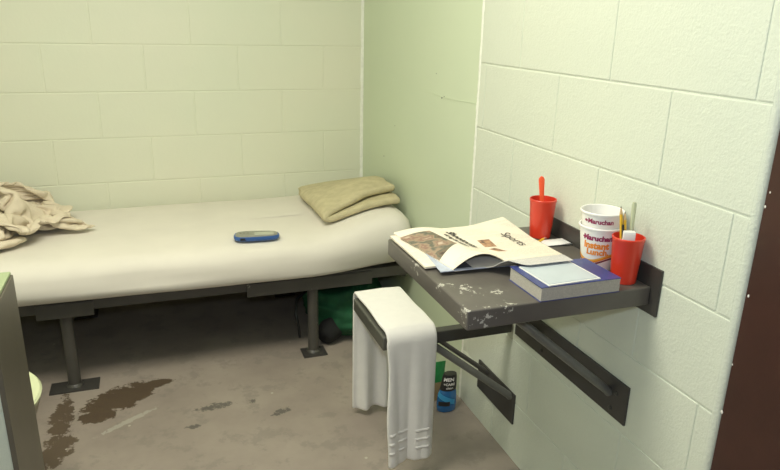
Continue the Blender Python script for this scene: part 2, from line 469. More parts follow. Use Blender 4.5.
# mattress: stacked rounded-rectangle rings
def mattress():
    bm = nb()
    X0, X1, Y0, Y1 = -2.09, -.012, -.825, -.014
    prof = [(.30, .366), (.12, .363), (.045, .364), (.020, .372), (.006, .388), (0, .410), (0, .435), (.004, .462), (.016, .486), (.04, .503), (.08, .512), (.14, .516), (.22, .517), (.30, .517), (.38, .517)]
    def ring(d):
        pts = []
        x0, x1, y0, y1 = X0 + d, X1 - d, Y0 + d, Y1 - d
        if y1 - y0 < .002: ym = (y0 + y1) / 2; y0, y1 = ym - .001, ym + .001
        for (cx, cy, a0, R) in ((x1, y0, -90, .09), (x1, y1, 0, .06), (x0, y1, 90, .06), (x0, y0, 180, .08)):
            r = max(.002, min(R - d * .55, (y1 - y0) / 2 - .0005))
            sx = -1 if cx == x1 else 1; sy = 1 if cy == y0 else -1
            c = (cx + sx * r, cy + sy * r)
            for i in range(9):
                a = math.radians(a0 + 90 * i / 8)
                pts.append((c[0] + r * math.cos(a), c[1] + r * math.sin(a)))
        # resample edges so each ring has the same count
        out = []
        corners = len(pts)
        segs = [0] * corners
        segs[8] = 16; segs[17] = 60; segs[26] = 16; segs[35] = 60
        for i in range(corners):
            p, q = pts[i], pts[(i + 1) % corners]
            out.append(p)
            for k in range(segs[i]):
                f = (k + 1) / (segs[i] + 1); out.append((p[0] + (q[0] - p[0]) * f, p[1] + (q[1] - p[1]) * f))
        return out
    rings = []
    for (d, z) in prof:
        R = []
        for (x, y) in ring(d):
            n = fbm((x, y, z * 3), 2.2, 2); zz = z; yy = y; xx = x
            if z > .46: zz += .004 * n + .0035 * fbm((x * .6, y * 2.5, 3), 5, 2)
            if y < -.6 and .37 < z < .5:
                yy += .009 * fbm((x * .8, z * 9, 1), 2.4, 2) + (.006 * math.sin((z - .37) * 75 + x * 3) if z < .45 else 0)
            k = min(1, max(0, (x + .48) / .40)); k = k * k * (3 - 2 * k)
            if z > .41: zz += .078 * k * min(1, (z - .41) / .09) * min(1, max(0, (-y) / .45))   # built-in pillow at the head end
            if z < .45 and x > -.45: zz += .010 * k; yy += .05 * k * (1 if y < -.5 else 0) * (.45 - z) / .09
            R.append(bm.verts.new((xx, yy, zz)))
        rings.append(R)
    n = len(rings[0])
    for A, B in zip(rings, rings[1:]):
        for k in range(n): bm.faces.new((A[k], A[(k + 1) % n], B[(k + 1) % n], B[k]))
    bm.faces.new(list(reversed(rings[0]))); bm.faces.new(rings[-1])
    return bm
o = obj('mattress', mattress(), M['sheet'], None, (-1.05, -.41, .364), 60)
tag(o, 'long mattress under a cream sheet lying on the steel bunk frame', 'mattress')
TOPZ = .518

def bed_top(x, y):
    k = min(1, max(0, (x + .48) / .40)); k = k * k * (3 - 2 * k)
    return TOPZ + .078 * k * min(1, max(0, -y) / .45)
def thick_mid(bm, t):
    bm.normal_update()
    nm = {v: v.normal.copy() for v in bm.verts}
    for v in bm.verts: v.co += nm[v] * (t / 2)
    thick(bm, t)

# folded tan blanket used as pillow: a U-shaped fold, opening to the right
def folded():
    bm = nb()
    def g(s, v):
        lower = s < .47
        tt = abs(s - .47) / .53 if s > .47 else (.47 - s) / .47
        xl = -.372 - .006 * v; xr = -.035 if not lower else -.030
        x = xl + (xr - xl) * (tt ** 1.2)
        yf = -.690 + (.095 * tt ** 1.1 if not lower else .015 * tt)
        yb = -.150
        y = yf + (yb - yf) * v
        y += .05 * math.sin(PI * v) * 0
        w = min(1, tt * 7)
        off = .0395 + (-.0175 if lower else .0155) * math.sin(w * PI / 2)
        z = bed_top(x, y) + off
        if not lower:
            z += (.006 * math.sin(tt * PI * .75) * math.sin(PI * min(1, v + .15))) * w
            z -= .012 * max(0, v - .6) / .4
            z += .006 * math.sin(y * 30 + x * 9) * max(0, tt - .75) * 4 * .6     # rumples at the wall end
        z += .004 * fbm((x, y, 2 if lower else 5), 8, 2)
        y += .006 * fbm((x, s, 9), 9, 2) * (1 - v)
        x -= .010 * abs(math.sin(y * 21)) * max(0, tt - .8) * 5
        return (x, y, z)
    grid(bm, g, 50, 28)
    thick_mid(bm, .029)
    bmesh.ops.recalc_face_normals(bm, faces=bm.faces)
    return bm
o = obj('folded_blanket', folded(), M['olive'], None, (-.2, -.4, TOPZ), 180)
md = o.modifiers.new('soft', 'SUBSURF'); md.levels = 1; md.render_levels = 2
tag(o, 'tan blanket folded like a pillow on the right end of the mattress', 'blanket')

# crumpled beige blanket at the left: the drape of a dropped sheet, one height-free grid of 85 x 77 points
DRAPE = [
36,774,22,21,8,17,-16,21,-1,7,8,23,1,10,19,16,-10,12,-6,-7,-22,13,-11,-18,1,-21,-17,-1,-28,-14,7,-36,-6,6,-35,-6,10,-37,0,14,-35,1,13,-32,6,24,-21,-2,16,-21,4,15,-20,7,-15,-6,16,-13,1,17,-14,17,10,1,13,26,-20,-1,-24,16,26,-21,-29,20,-16,-18,28,18,-25,17,-20,-17,20,-17,-18,22,-5,-11,-14,18,11,-8,16,7,-14,14,11,-11,16,11,-4,26,15,-15,19,18,-16,22,25,-5,20,31,-2,13,30,-1,14,23,18,-7,11,-24,8,26,-3,-3,-7,4,22,0,18,18,5,18,11,26,-10,-8,-4,25,11,-17,25,-1,-23,27,-2,-14,-32,-5,-6,18,-26,14,2,-28,-28,7,4,-10,27,4,-13,-18,8,21,7,7,20,4,10,19,4,11,26,4,9,30,6,1,30,9,-10,32,3,7,12,15,29,15,11,27,18,5,23,27,-3,0,23,-1,-7,5,1,-22,21,8,-12,3,5,22,16,6,21,23,2,-23,-25,-20,-17,30,-4,27,12,-32,-25,19,-25,-29,29,-23,6,
32,-3,-9,-10,28,2,9,13,20,0,15,20,-6,12,17,8,-5,18,1,-24,-2,11,-14,-20,4,-19,-20,1,-19,-24,0,-34,-16,10,-37,-1,9,-36,3,8,-35,10,17,-30,1,11,-27,9,22,-16,2,16,-17,5,2,-14,17,-18,12,6,-4,-8,22,-18,18,-18,-17,26,15,-14,19,-27,-6,28,-23,-27,24,5,-29,18,8,-12,21,-24,-27,7,6,-6,-12,22,6,-14,13,21,-3,4,19,-14,0,11,-19,14,11,-20,22,18,-4,25,23,-2,22,19,2,27,31,-1,9,23,1,18,26,-2,-1,10,-3,-24,9,7,19,21,-3,7,-18,18,1,15,17,14,6,25,6,-26,20,-12,-3,-29,17,-17,30,-6,-1,10,-30,-16,3,-24,-26,-7,-4,-21,12,10,8,11,21,16,2,16,20,2,12,24,7,-2,19,0,15,29,1,11,31,11,-11,31,8,-8,32,1,7,14,12,29,13,9,24,14,10,21,24,0,-4,8,2,-23,24,7,-8,16,9,17,22,7,16,-12,-36,-11,18,-1,-32,26,-20,24,12,-38,-13,21,-18,-31,19,-30,-8,
18,15,3,-9,27,-6,-11,19,14,2,14,18,6,5,23,0,-22,9,12,-14,16,1,-26,-4,2,-21,-20,5,-18,-24,6,-14,-33,10,-39,3,9,-34,-3,7,-35,5,14,-29,10,11,-25,9,7,-20,15,20,-10,0,15,-10,11,-12,-8,20,-22,15,3,-11,17,-22,-21,27,12,-24,22,-14,-7,30,-24,-29,19,-15,-15,20,23,-27,3,0,-22,16,-2,-3,-16,23,5,-15,16,19,-13,7,22,-11,-7,28,-10,-2,8,-31,5,16,-3,30,15,10,27,13,1,28,26,-1,15,28,0,10,24,2,9,14,-1,-19,22,0,-4,22,0,9,-4,14,17,-3,24,-8,-1,27,1,-9,-26,12,-26,14,-8,-3,30,0,-25,16,-15,-19,-3,-24,-19,-10,-16,7,10,23,8,8,21,-1,12,16,12,-1,22,26,3,5,26,-1,-9,23,5,17,29,2,13,33,9,-10,30,9,-11,30,-1,9,11,11,27,16,7,19,6,19,16,18,-13,1,20,-7,-12,16,10,24,25,-1,6,-6,4,-35,29,-6,-21,4,-46,2,35,-23,-3,24,-30,-15,12,-22,-24,
13,10,-5,-17,7,19,2,23,-5,-1,23,9,5,6,23,-3,-25,7,13,-9,17,4,-24,5,3,-22,-18,6,-20,-27,-12,-27,-15,18,-30,3,8,-35,-5,14,-30,-9,7,-23,21,10,-23,6,12,-18,10,9,-18,14,17,-7,10,-18,4,16,-17,18,-6,-5,16,-27,-27,21,-8,-22,30,11,-25,22,-17,-11,25,-26,-31,6,2,-5,13,25,-15,-13,10,-10,9,21,9,-23,-14,17,-7,16,12,-12,17,17,-25,-2,28,-17,-4,21,-22,10,13,3,32,14,18,22,10,13,25,24,0,14,25,1,8,17,-1,-14,23,1,-1,21,4,-3,9,11,22,0,26,-6,-12,1,26,-16,0,-30,-27,6,-15,8,30,1,-27,5,-17,-15,-4,-25,-26,13,5,3,6,27,21,4,12,7,-13,15,8,12,19,8,21,16,29,-11,4,28,-2,-11,22,13,20,29,7,8,34,0,-5,28,11,-7,27,-2,8,13,8,22,10,12,17,10,9,18,17,-10,4,6,-19,20,29,-9,-9,14,28,-26,29,-13,-19,-4,-35,-22,23,-34,-4,39,-13,-9,19,-32,-10,
-2,18,-1,3,-15,21,-13,17,7,-1,20,8,21,14,1,-9,-5,25,13,-24,-2,-14,-20,-3,16,-19,-16,-10,-14,-27,12,-37,-2,17,-31,8,7,-31,-1,13,-30,-11,4,-18,22,13,-25,4,12,-16,11,5,-21,-3,9,1,20,-12,1,27,-13,20,-15,-29,11,-7,-6,30,-17,-24,21,-20,-22,31,-8,-28,18,5,-29,11,-12,-18,7,21,17,-15,17,-8,-2,22,9,-14,-21,13,-21,-2,15,2,28,13,-24,15,28,-16,-6,26,-23,3,13,-11,28,10,9,32,12,26,6,14,13,11,16,4,18,21,0,-1,21,0,-3,18,6,-13,24,4,7,-7,4,29,-5,30,-5,-33,3,-10,1,-3,-31,-21,18,-12,-22,-3,-11,-8,20,-12,-12,5,19,-9,20,14,3,-10,24,25,-4,3,18,-4,12,-1,29,11,24,-2,18,29,-4,-11,29,-6,7,21,26,9,28,-1,19,33,-2,0,25,15,-5,27,-5,4,11,5,19,10,17,17,6,0,22,13,-17,16,24,-24,3,19,16,-30,32,-12,-22,-4,-20,-35,9,-38,-13,32,-19,-4,31,-17,-13,
16,-5,-2,1,0,24,-13,17,-3,0,-5,19,18,14,3,-2,7,27,-3,-25,11,3,-12,-27,7,-14,-27,-2,-33,-6,10,-26,-19,7,-34,-1,6,-33,2,7,-18,27,18,-23,-6,12,-21,6,12,-20,6,8,-18,9,0,10,19,-19,-3,8,-11,24,12,-29,12,-15,-21,27,-5,-8,25,-29,-19,32,-12,-29,14,-10,-23,4,21,-21,11,12,4,-13,20,11,-16,16,10,-7,-21,13,-21,-12,13,-16,19,15,-2,31,18,-26,11,32,-8,-7,21,-21,19,11,-2,34,10,27,1,11,6,16,0,22,-3,22,5,5,19,-2,-2,18,16,0,28,2,5,-1,2,33,-23,21,4,-15,13,-26,-3,-3,-33,-18,-1,-23,-23,6,-15,-3,20,19,-6,-3,20,-9,22,7,-10,8,21,16,-10,14,25,-4,-9,10,2,24,13,28,5,29,-5,8,30,-13,-14,30,7,10,23,21,17,21,2,20,28,1,5,23,10,-7,27,0,2,13,0,19,8,10,21,7,-8,24,18,-26,11,12,-10,-34,31,-10,-20,16,-6,-34,2,-32,-27,17,-29,-10,25,-17,-5,
16,-12,0,-5,21,9,-4,19,10,2,-17,14,11,0,20,6,12,23,-5,-27,3,4,-14,-25,7,-15,-28,-4,-33,3,2,-29,-10,20,-24,-17,4,-33,0,4,-5,34,-2,-25,9,11,-22,5,19,-13,-2,16,-18,5,0,-13,22,-20,20,6,-13,24,-13,-32,16,9,-18,29,-14,-31,16,-13,-22,26,-13,-13,27,-14,-13,-9,24,-15,18,7,-4,-9,19,16,-17,10,13,-18,-12,16,-14,-18,7,-10,28,18,-25,1,20,3,30,18,-17,18,26,-16,12,28,-16,6,5,21,20,7,22,-4,-17,11,-15,20,10,6,19,9,14,21,1,-10,14,15,17,18,4,27,-24,18,3,-11,-9,-28,-22,19,-13,-6,5,-33,-22,7,-18,-22,12,11,10,2,24,3,-3,21,-4,23,9,2,-1,22,24,-5,-5,23,-12,12,8,32,-1,25,6,17,30,-11,-7,33,-1,-2,27,10,15,16,16,21,19,3,21,24,0,5,21,10,-10,25,-4,2,12,0,21,8,-1,27,13,-17,19,13,-25,-23,24,-23,-20,19,-3,-32,6,-23,-27,21,-14,-26,10,-22,-13,
19,-8,11,-3,21,7,-2,22,-7,3,-5,22,5,13,18,-1,-25,4,10,-22,14,0,-22,-16,-2,-24,-21,-5,-18,-28,15,-23,21,-4,-30,3,24,-19,-15,-7,-27,10,5,2,30,12,-19,-6,7,-7,18,17,-18,-5,7,-19,17,-21,15,15,-21,24,-6,-24,22,-15,-22,21,-24,-29,25,8,-22,24,-10,-16,26,-12,-7,-12,20,-12,20,5,-4,-8,21,17,-18,0,9,-11,-21,8,-20,20,29,-19,-3,19,-31,7,19,-2,32,19,12,28,25,-17,2,28,-17,-1,1,20,16,-6,12,-23,-8,20,0,-14,16,11,27,-1,2,23,10,11,28,1,2,12,10,29,-20,21,12,-7,-13,-30,-21,20,-14,-30,1,-11,-3,14,-27,-25,15,2,-10,-2,22,21,2,13,4,-7,20,7,20,10,20,5,9,19,-23,-10,20,9,23,16,28,-3,24,0,21,32,5,-1,32,4,2,26,0,12,7,17,22,15,1,21,22,1,3,23,3,-9,23,-9,0,10,0,26,9,-8,30,11,-22,-22,24,-25,-12,19,-23,-21,4,-4,-36,23,-14,-21,3,-15,-24,
26,-6,-4,-4,22,-1,2,21,6,2,11,19,6,-11,21,-4,-24,-11,7,-28,9,-5,-4,-29,-3,-25,-19,8,-31,-1,7,-32,11,3,-13,28,17,-25,-10,-9,-31,1,12,16,17,1,-16,17,11,-18,-8,4,8,21,13,-23,-3,-19,12,20,-21,23,-12,-25,23,-10,-22,21,-24,-27,24,9,-20,19,-17,-14,26,-6,-9,-9,20,-10,21,6,-2,-6,22,18,-16,-12,13,-23,-3,7,-20,27,23,-24,5,32,-13,-10,12,-1,31,6,-32,0,36,7,0,18,13,10,9,19,10,-12,7,16,6,17,-15,-18,-9,-11,-7,25,-4,23,11,14,28,4,14,25,2,18,-7,19,27,-19,-4,-28,-29,14,2,-28,1,-12,4,11,-24,-19,15,-4,-21,8,10,5,-2,21,26,-11,-1,16,-1,17,16,20,-3,16,-10,22,27,-7,-11,26,14,16,12,27,15,24,10,20,29,0,11,29,6,-11,21,-2,14,5,11,22,11,6,19,21,-7,4,24,-2,-12,19,-14,2,11,-1,31,2,-32,9,24,-2,-25,17,-20,-26,16,-26,-18,-5,4,-32,-3,-19,-22,
31,-4,-3,-4,20,8,3,21,2,2,6,22,-4,-25,-1,2,-24,13,-1,-6,-27,1,-29,1,-1,-23,-19,2,-11,29,3,-27,14,17,-24,9,2,-26,0,1,3,-24,-12,-25,-6,2,-13,22,21,12,-6,4,7,23,12,-18,8,-14,0,26,-21,22,-16,-24,25,-8,-23,20,-21,-27,24,12,-17,16,-24,-13,24,-6,-8,-2,21,-8,20,9,2,-13,21,11,-25,3,24,-19,-9,6,-14,30,24,-18,-23,24,-4,31,13,-30,-23,13,-31,15,30,9,23,26,11,12,-23,-1,10,9,17,-14,0,16,16,-6,17,-15,-9,14,-20,-14,29,-7,30,4,16,19,7,29,21,12,25,-34,9,-1,-18,2,-30,-23,-12,-11,4,26,2,-23,-2,8,-11,20,-9,1,7,22,23,-10,7,16,-18,-12,20,5,16,12,25,9,29,-3,-3,28,9,11,24,8,20,20,16,19,11,23,16,26,2,10,26,-4,4,19,-8,11,-6,21,10,19,-6,12,16,-12,11,23,-7,-13,14,-26,9,8,-11,32,4,-26,-19,30,1,-17,14,-11,-31,10,-16,-22,-12,-20,-14,
32,-4,-2,-5,21,-1,1,5,20,4,5,23,-9,-23,11,7,-10,-27,-2,-29,-1,1,-13,-26,-1,-18,21,5,-21,19,1,-25,3,18,-25,-1,1,-24,5,-12,-14,-16,-17,-16,11,-2,-14,-12,20,12,3,8,7,22,12,26,8,-5,-17,26,-24,25,2,-22,12,-25,-24,29,-6,-25,25,6,-15,12,-26,-18,19,8,-10,22,-3,2,-13,18,10,-2,21,10,-25,-5,8,-7,30,18,-20,-23,26,-12,26,23,-26,-11,24,-30,8,15,-32,18,7,1,34,11,18,20,5,25,-4,-2,20,-12,9,5,-17,-8,18,10,-9,1,-28,-17,21,-18,-7,37,1,27,4,24,31,-4,22,-23,24,13,-15,-21,-20,-24,0,-19,-18,14,-11,-11,18,8,1,20,9,-3,13,23,14,-19,-10,24,-7,2,26,0,11,5,30,9,17,8,21,26,10,17,31,9,5,30,4,1,13,21,14,25,2,15,21,0,13,0,-23,-8,15,6,15,12,15,11,15,-7,18,14,-16,17,22,-16,-12,10,-24,19,-2,-31,13,14,-17,-26,27,-1,-19,17,-6,-22,2,-19,-18,
34,0,-1,-15,1,14,13,16,10,-1,-10,19,-9,-23,0,-4,-21,-15,3,-10,-29,0,-30,21,-13,-25,-7,7,-19,22,-18,-13,-23,12,-30,4,12,-23,0,5,-19,11,-23,-11,0,-11,-8,24,21,13,-8,22,16,3,3,30,-3,7,4,35,-22,19,16,-23,11,-27,-27,25,8,-20,30,-5,-14,11,-26,-16,19,9,-7,21,-3,-1,-2,22,16,-21,1,1,-5,30,12,-25,-17,26,-13,22,28,-27,-11,24,-29,20,27,-27,4,11,-26,23,5,23,18,11,11,24,-1,22,14,-4,-9,-24,7,21,-7,-4,24,-8,-13,14,-20,-30,14,-4,0,9,-35,6,35,13,30,-6,21,2,22,30,-22,-9,-22,-29,3,-7,-9,0,-24,-8,15,14,1,19,12,-11,21,-1,19,-6,17,26,-9,1,29,-5,-2,16,15,22,8,26,16,32,-15,6,20,26,-2,25,17,11,22,-13,13,18,-9,17,15,23,-4,10,-15,10,8,-18,14,11,13,15,10,21,9,14,-16,17,16,-16,20,20,-25,-9,-1,-28,19,2,-33,-1,11,-15,-24,15,-8,-23,22,-9,-8,
30,1,20,-12,-11,-16,-11,-8,13,17,-3,18,-10,-24,-4,-2,-19,-18,-9,-22,-15,-12,-31,7,9,-19,26,-18,-15,-28,-22,-20,-5,-11,-22,17,11,-21,-4,10,-19,1,14,-11,15,3,7,27,-20,9,11,11,27,-3,23,25,0,17,30,-5,-7,-2,38,-23,20,-20,-26,26,1,-24,20,-19,-13,27,0,-11,10,-19,-3,10,19,2,13,18,7,-12,20,15,-26,-1,14,-28,-10,24,-19,24,20,-26,18,36,-21,1,17,-24,24,4,-23,25,-21,7,21,-12,19,8,6,12,21,-4,17,-19,-3,13,-21,22,16,6,-15,15,-23,-2,29,-18,-5,-11,-36,-3,35,-17,16,25,24,23,0,28,-30,16,-6,-19,-11,-18,-19,13,-5,-17,5,-16,0,18,10,15,17,12,16,9,19,25,-15,-7,8,13,20,28,15,10,28,4,13,29,-18,0,25,10,18,25,24,-5,22,4,20,-22,-17,-5,14,-15,19,21,-6,-4,9,17,12,11,-10,18,3,23,7,19,-9,17,19,-7,24,17,-20,19,11,-32,-3,0,-28,15,5,-27,-9,5,-18,-19,11,-15,-14,
25,-19,-18,-10,-7,18,-9,-11,-18,-8,-18,14,3,-27,10,-16,-24,-3,-3,-25,-22,0,-22,25,-10,-22,-24,-21,-21,-7,-24,-21,-2,-21,-12,10,-7,-8,22,13,13,12,15,-17,-14,3,-2,22,26,19,-5,5,-2,31,13,25,-13,19,34,-11,3,17,30,-20,29,9,-25,9,-24,-17,30,-2,-12,24,-5,-10,17,-15,-1,14,15,5,-1,22,8,-21,18,9,-26,-18,23,-18,18,22,-32,11,21,-10,32,21,-18,23,12,-23,27,-8,-19,30,-20,16,16,0,-23,-12,-18,5,-6,-14,20,1,0,24,-4,10,25,-14,16,31,0,11,5,-36,-15,24,-28,6,3,-37,3,37,2,24,-2,28,-15,29,8,-20,-9,-18,-18,11,-8,-16,5,-18,2,16,12,19,4,15,9,28,3,19,3,23,24,-22,0,27,0,17,26,23,1,30,7,8,29,-7,13,27,10,6,1,-17,18,-17,-15,7,-16,-16,19,24,2,6,18,13,1,21,8,-3,-4,26,6,11,-20,20,19,-8,24,28,2,18,14,-22,19,5,-30,9,-2,-22,-17,14,-19,-6,11,-12,-15,
22,-22,-3,-12,-11,16,-11,-14,-12,-6,-18,12,-11,-23,-15,-7,-28,4,-8,-33,-2,-4,-23,26,-21,-23,-15,-17,-24,-9,-18,-23,-9,-22,-12,3,17,16,14,-19,0,14,11,-3,20,23,-7,-21,18,16,17,19,26,5,-4,14,34,17,32,-11,16,36,-11,-11,26,21,-23,2,-25,-15,32,3,-13,18,-12,-4,21,-1,2,15,15,4,-8,22,2,-27,-7,15,-30,2,27,-20,24,9,4,32,27,-13,35,1,-25,29,1,-20,32,-13,-18,25,-9,-25,-9,-19,-15,-3,-10,17,4,-3,22,1,4,27,-7,4,28,-11,26,12,-20,-2,33,-19,1,21,-35,2,10,-38,-2,16,-35,24,10,25,-2,27,16,-23,7,-14,-16,-6,-16,-11,15,-13,-1,20,10,20,7,15,11,-3,23,24,20,-4,25,2,19,26,-19,5,25,-7,16,29,6,9,30,6,2,-3,-9,26,-27,8,-8,-17,-2,15,22,-15,-2,21,0,10,18,-3,9,6,23,-7,18,20,11,7,2,32,16,-29,11,18,-14,24,27,5,16,8,-22,19,4,-28,-6,-2,-9,-24,11,-9,-16,
21,-21,2,-14,-14,7,-13,-16,-9,-6,-20,16,-13,-25,-12,-9,-26,15,-12,-31,0,-13,-25,-16,-16,-28,-4,-14,-27,3,-20,-22,2,-10,4,22,-22,12,-2,11,1,22,19,-1,-13,8,9,19,22,-1,-23,4,38,1,15,21,30,21,23,22,4,36,-1,5,37,-6,-21,4,-24,-16,25,-7,-7,24,11,-1,20,-7,4,8,19,3,-18,14,1,-28,-9,17,-8,28,21,-15,30,10,-35,18,25,-8,31,-1,-26,32,-5,-24,26,-18,-20,19,-16,-16,14,-14,21,-1,-20,-2,7,10,20,-4,-4,27,-5,7,29,-14,11,27,-21,22,19,-27,2,21,-36,4,10,-39,-5,8,-37,8,34,-4,16,13,22,-24,-1,-12,-13,14,-12,-8,17,-14,4,10,19,12,-16,18,20,8,19,26,20,-4,27,18,8,24,-10,23,26,-22,-2,14,-14,11,8,2,28,-24,-2,-3,-20,7,-11,-4,-9,21,19,-7,9,24,3,2,24,1,-1,11,25,-7,20,18,13,13,9,34,11,-4,28,14,-35,3,21,-12,20,22,6,21,8,-26,6,2,-17,-17,9,3,-21,
15,-18,-2,-14,-15,5,-14,-19,0,-14,-21,-6,-7,-27,13,-13,-30,1,-18,-26,-13,-10,-33,2,-20,-27,7,-17,-14,22,-22,-17,1,-16,-7,-22,-19,7,7,-3,18,15,26,-7,13,27,3,5,10,29,-1,19,13,-28,7,37,17,26,21,26,13,32,11,6,36,0,-20,21,-14,-11,20,-18,-5,19,10,2,22,-5,3,2,23,0,-27,-3,4,-26,13,21,-1,32,20,-27,21,13,-27,28,1,-30,26,-11,-26,26,-17,-21,24,-19,-17,16,-26,3,2,-3,8,22,5,9,22,5,24,-5,6,19,-19,5,31,-11,13,28,-22,9,9,-39,1,22,-36,15,22,-31,-4,9,-35,5,28,-21,16,21,15,-19,16,-8,-16,-5,-18,2,19,9,9,19,13,12,-21,14,19,-3,23,26,20,6,31,17,-5,26,0,21,29,-20,17,12,-24,11,-31,-4,-11,-26,1,-8,-18,-5,15,-3,-8,20,22,2,-3,23,5,5,22,17,-5,25,11,0,15,14,20,17,22,20,15,6,36,12,-26,19,15,-31,-2,17,-7,26,20,7,13,5,-26,-2,11,-10,-17,
13,-15,-2,-16,-16,4,-14,-19,-3,-14,-23,7,-10,-29,-4,-15,-31,-1,-18,-31,-1,-15,-25,26,-24,-26,6,-19,-15,-26,-22,-15,3,-16,-7,19,-21,6,2,1,18,19,9,21,1,32,1,13,33,8,4,13,10,-37,9,42,-1,9,34,19,17,32,12,24,26,2,-12,28,-3,-9,19,-16,-7,21,-1,9,21,6,3,-9,21,-2,-31,0,4,-13,26,-7,-30,21,16,-25,24,19,-26,24,-15,-21,25,-18,-25,25,-1,-26,20,-20,-14,15,5,15,18,-7,2,22,7,21,-1,6,17,18,3,20,-22,5,29,-18,0,22,-32,22,32,-18,1,17,-39,5,2,-40,4,16,-33,3,27,-18,14,27,-4,-23,10,-6,-5,15,-18,3,18,12,12,12,17,17,-21,18,18,-9,22,26,16,17,33,11,-13,26,3,18,12,-30,14,-17,-20,12,-24,-3,-25,-26,-2,-3,-14,-2,18,7,-8,18,14,8,-14,18,17,10,30,2,6,25,13,10,8,19,24,15,20,20,35,13,13,16,-13,30,10,-26,14,16,-27,0,22,17,13,11,-13,12,6,-25,3,
11,-13,0,-16,-16,2,-14,-20,0,-15,-24,7,-14,-28,8,-22,-27,4,-15,-32,-1,-25,-24,-14,-15,-32,15,-26,-10,6,-15,-23,-8,-23,-7,4,-10,9,18,3,17,16,8,27,6,13,26,5,38,8,3,29,-1,-26,14,31,-17,4,42,13,20,24,17,13,30,-11,-7,28,-1,2,25,0,-9,19,-11,11,10,18,9,-9,23,-8,-22,17,-10,-34,5,-3,-32,18,6,-27,30,20,-26,23,-4,-13,35,-16,-28,14,-15,-25,12,1,1,27,-19,4,13,16,10,14,-1,18,15,13,20,9,5,27,-15,4,26,-23,-6,16,-37,12,30,-25,20,30,-24,-2,15,-38,8,-1,-38,-2,18,-24,2,26,-11,-20,10,-6,7,21,-5,8,19,13,13,18,15,11,-1,28,26,-23,5,24,-4,25,36,11,-14,19,-2,25,-19,-31,-5,-25,-13,12,-13,-1,-28,-24,-6,3,-15,-4,16,17,-2,14,21,6,-3,1,18,15,34,4,7,24,14,13,14,17,26,13,18,21,29,15,14,36,-3,8,12,-14,26,6,-31,-10,19,-4,15,24,4,9,8,-10,18,
11,-10,-1,-15,-17,4,-16,-22,-2,-18,-24,0,-21,-23,2,-16,-31,11,-15,-33,3,-24,-26,-8,-29,-21,-5,-12,-19,22,-23,-4,9,-12,-23,-3,-13,5,18,9,23,4,7,23,13,2,33,14,25,23,-15,41,-1,-11,27,19,-21,2,43,-1,26,24,22,11,31,3,-9,21,-20,-5,25,-7,0,24,2,9,4,19,6,-16,24,-1,-19,23,-14,-27,19,0,-40,2,-7,-36,17,0,-14,39,14,-22,29,-4,-16,28,-15,-32,2,-18,-4,18,-4,9,22,2,10,21,16,21,7,13,22,0,1,26,-18,12,30,-21,-7,29,-28,0,10,-41,12,32,-25,19,28,-25,-2,14,-33,9,2,-34,-14,15,-21,-11,19,-1,12,13,14,7,17,14,14,16,15,15,20,17,29,-21,6,16,-27,21,39,10,-6,9,-9,33,-26,-24,-3,-23,-11,-16,-23,-7,-20,-21,-10,8,-4,1,26,6,8,20,24,1,-6,-3,20,17,30,12,4,27,10,10,28,18,8,16,23,22,27,3,20,26,-9,14,27,9,18,7,-28,-1,9,-23,-3,15,-2,21,22,2,10,
12,-8,1,-15,-17,4,-16,-21,-2,-18,-24,2,-22,-25,-2,-21,-28,-1,-23,-30,2,-14,-35,4,-28,-23,-6,-22,-20,15,-9,1,25,-14,-18,-2,-9,7,18,9,23,-6,6,26,7,0,24,27,18,34,-4,32,12,-26,39,7,-10,8,36,-18,2,35,18,31,22,6,-4,26,-4,-4,20,-18,-3,22,-1,-6,-9,20,-7,-12,25,16,-21,20,-1,-20,30,-12,-34,14,8,-42,4,-9,-26,26,-11,-10,34,20,-16,23,-18,-9,21,-8,-23,13,-8,1,23,6,20,2,15,13,16,9,26,-8,-9,24,-22,5,31,-22,19,34,-20,0,11,-37,-4,23,-37,13,28,-26,17,29,-15,-4,14,-26,-1,5,-28,-15,12,-14,9,15,14,8,20,11,4,21,19,22,-7,16,18,-26,11,29,-14,17,37,3,11,-3,-10,35,-25,-20,-19,-21,-10,-24,-24,-5,10,-20,-14,-9,-1,-3,23,8,10,20,22,3,8,-3,23,17,27,21,9,28,15,12,41,10,-9,12,31,10,28,-6,25,25,-13,17,27,10,15,13,-12,16,9,-21,-16,6,-19,12,13,-6,22,
14,-8,-1,-16,-15,7,-19,-17,8,-25,-17,5,-17,-30,-5,-18,-30,-7,-19,-32,-4,-16,-35,-3,-27,-25,1,-20,-19,16,-11,2,26,-13,-17,4,-12,10,17,1,25,1,16,24,-1,3,23,27,20,35,-5,20,25,-23,41,5,-9,16,29,-24,-8,37,0,27,21,7,6,26,10,-2,17,-17,-5,21,4,-9,-21,13,-12,-15,17,-3,-16,29,21,-21,23,-3,-25,27,-5,-36,12,4,-38,15,-27,-18,21,8,-14,29,9,-5,27,-13,0,17,-4,-13,21,4,23,-12,-3,22,7,24,14,-6,0,32,-3,6,23,-30,14,29,-29,3,33,-25,-3,18,-35,9,10,-37,9,26,-22,5,27,-11,-6,15,-17,-11,4,-23,-12,22,3,8,21,16,18,21,17,23,-25,14,15,-30,12,32,-12,17,30,-5,24,-18,-12,29,-14,-2,-34,-27,-6,-17,-8,-23,15,-17,-10,-4,-1,3,21,5,21,13,27,-8,10,-2,26,19,21,13,23,35,21,3,32,10,11,18,38,-15,26,-17,23,26,-13,18,26,8,13,17,1,23,7,-24,0,10,-20,-9,0,-17,17,
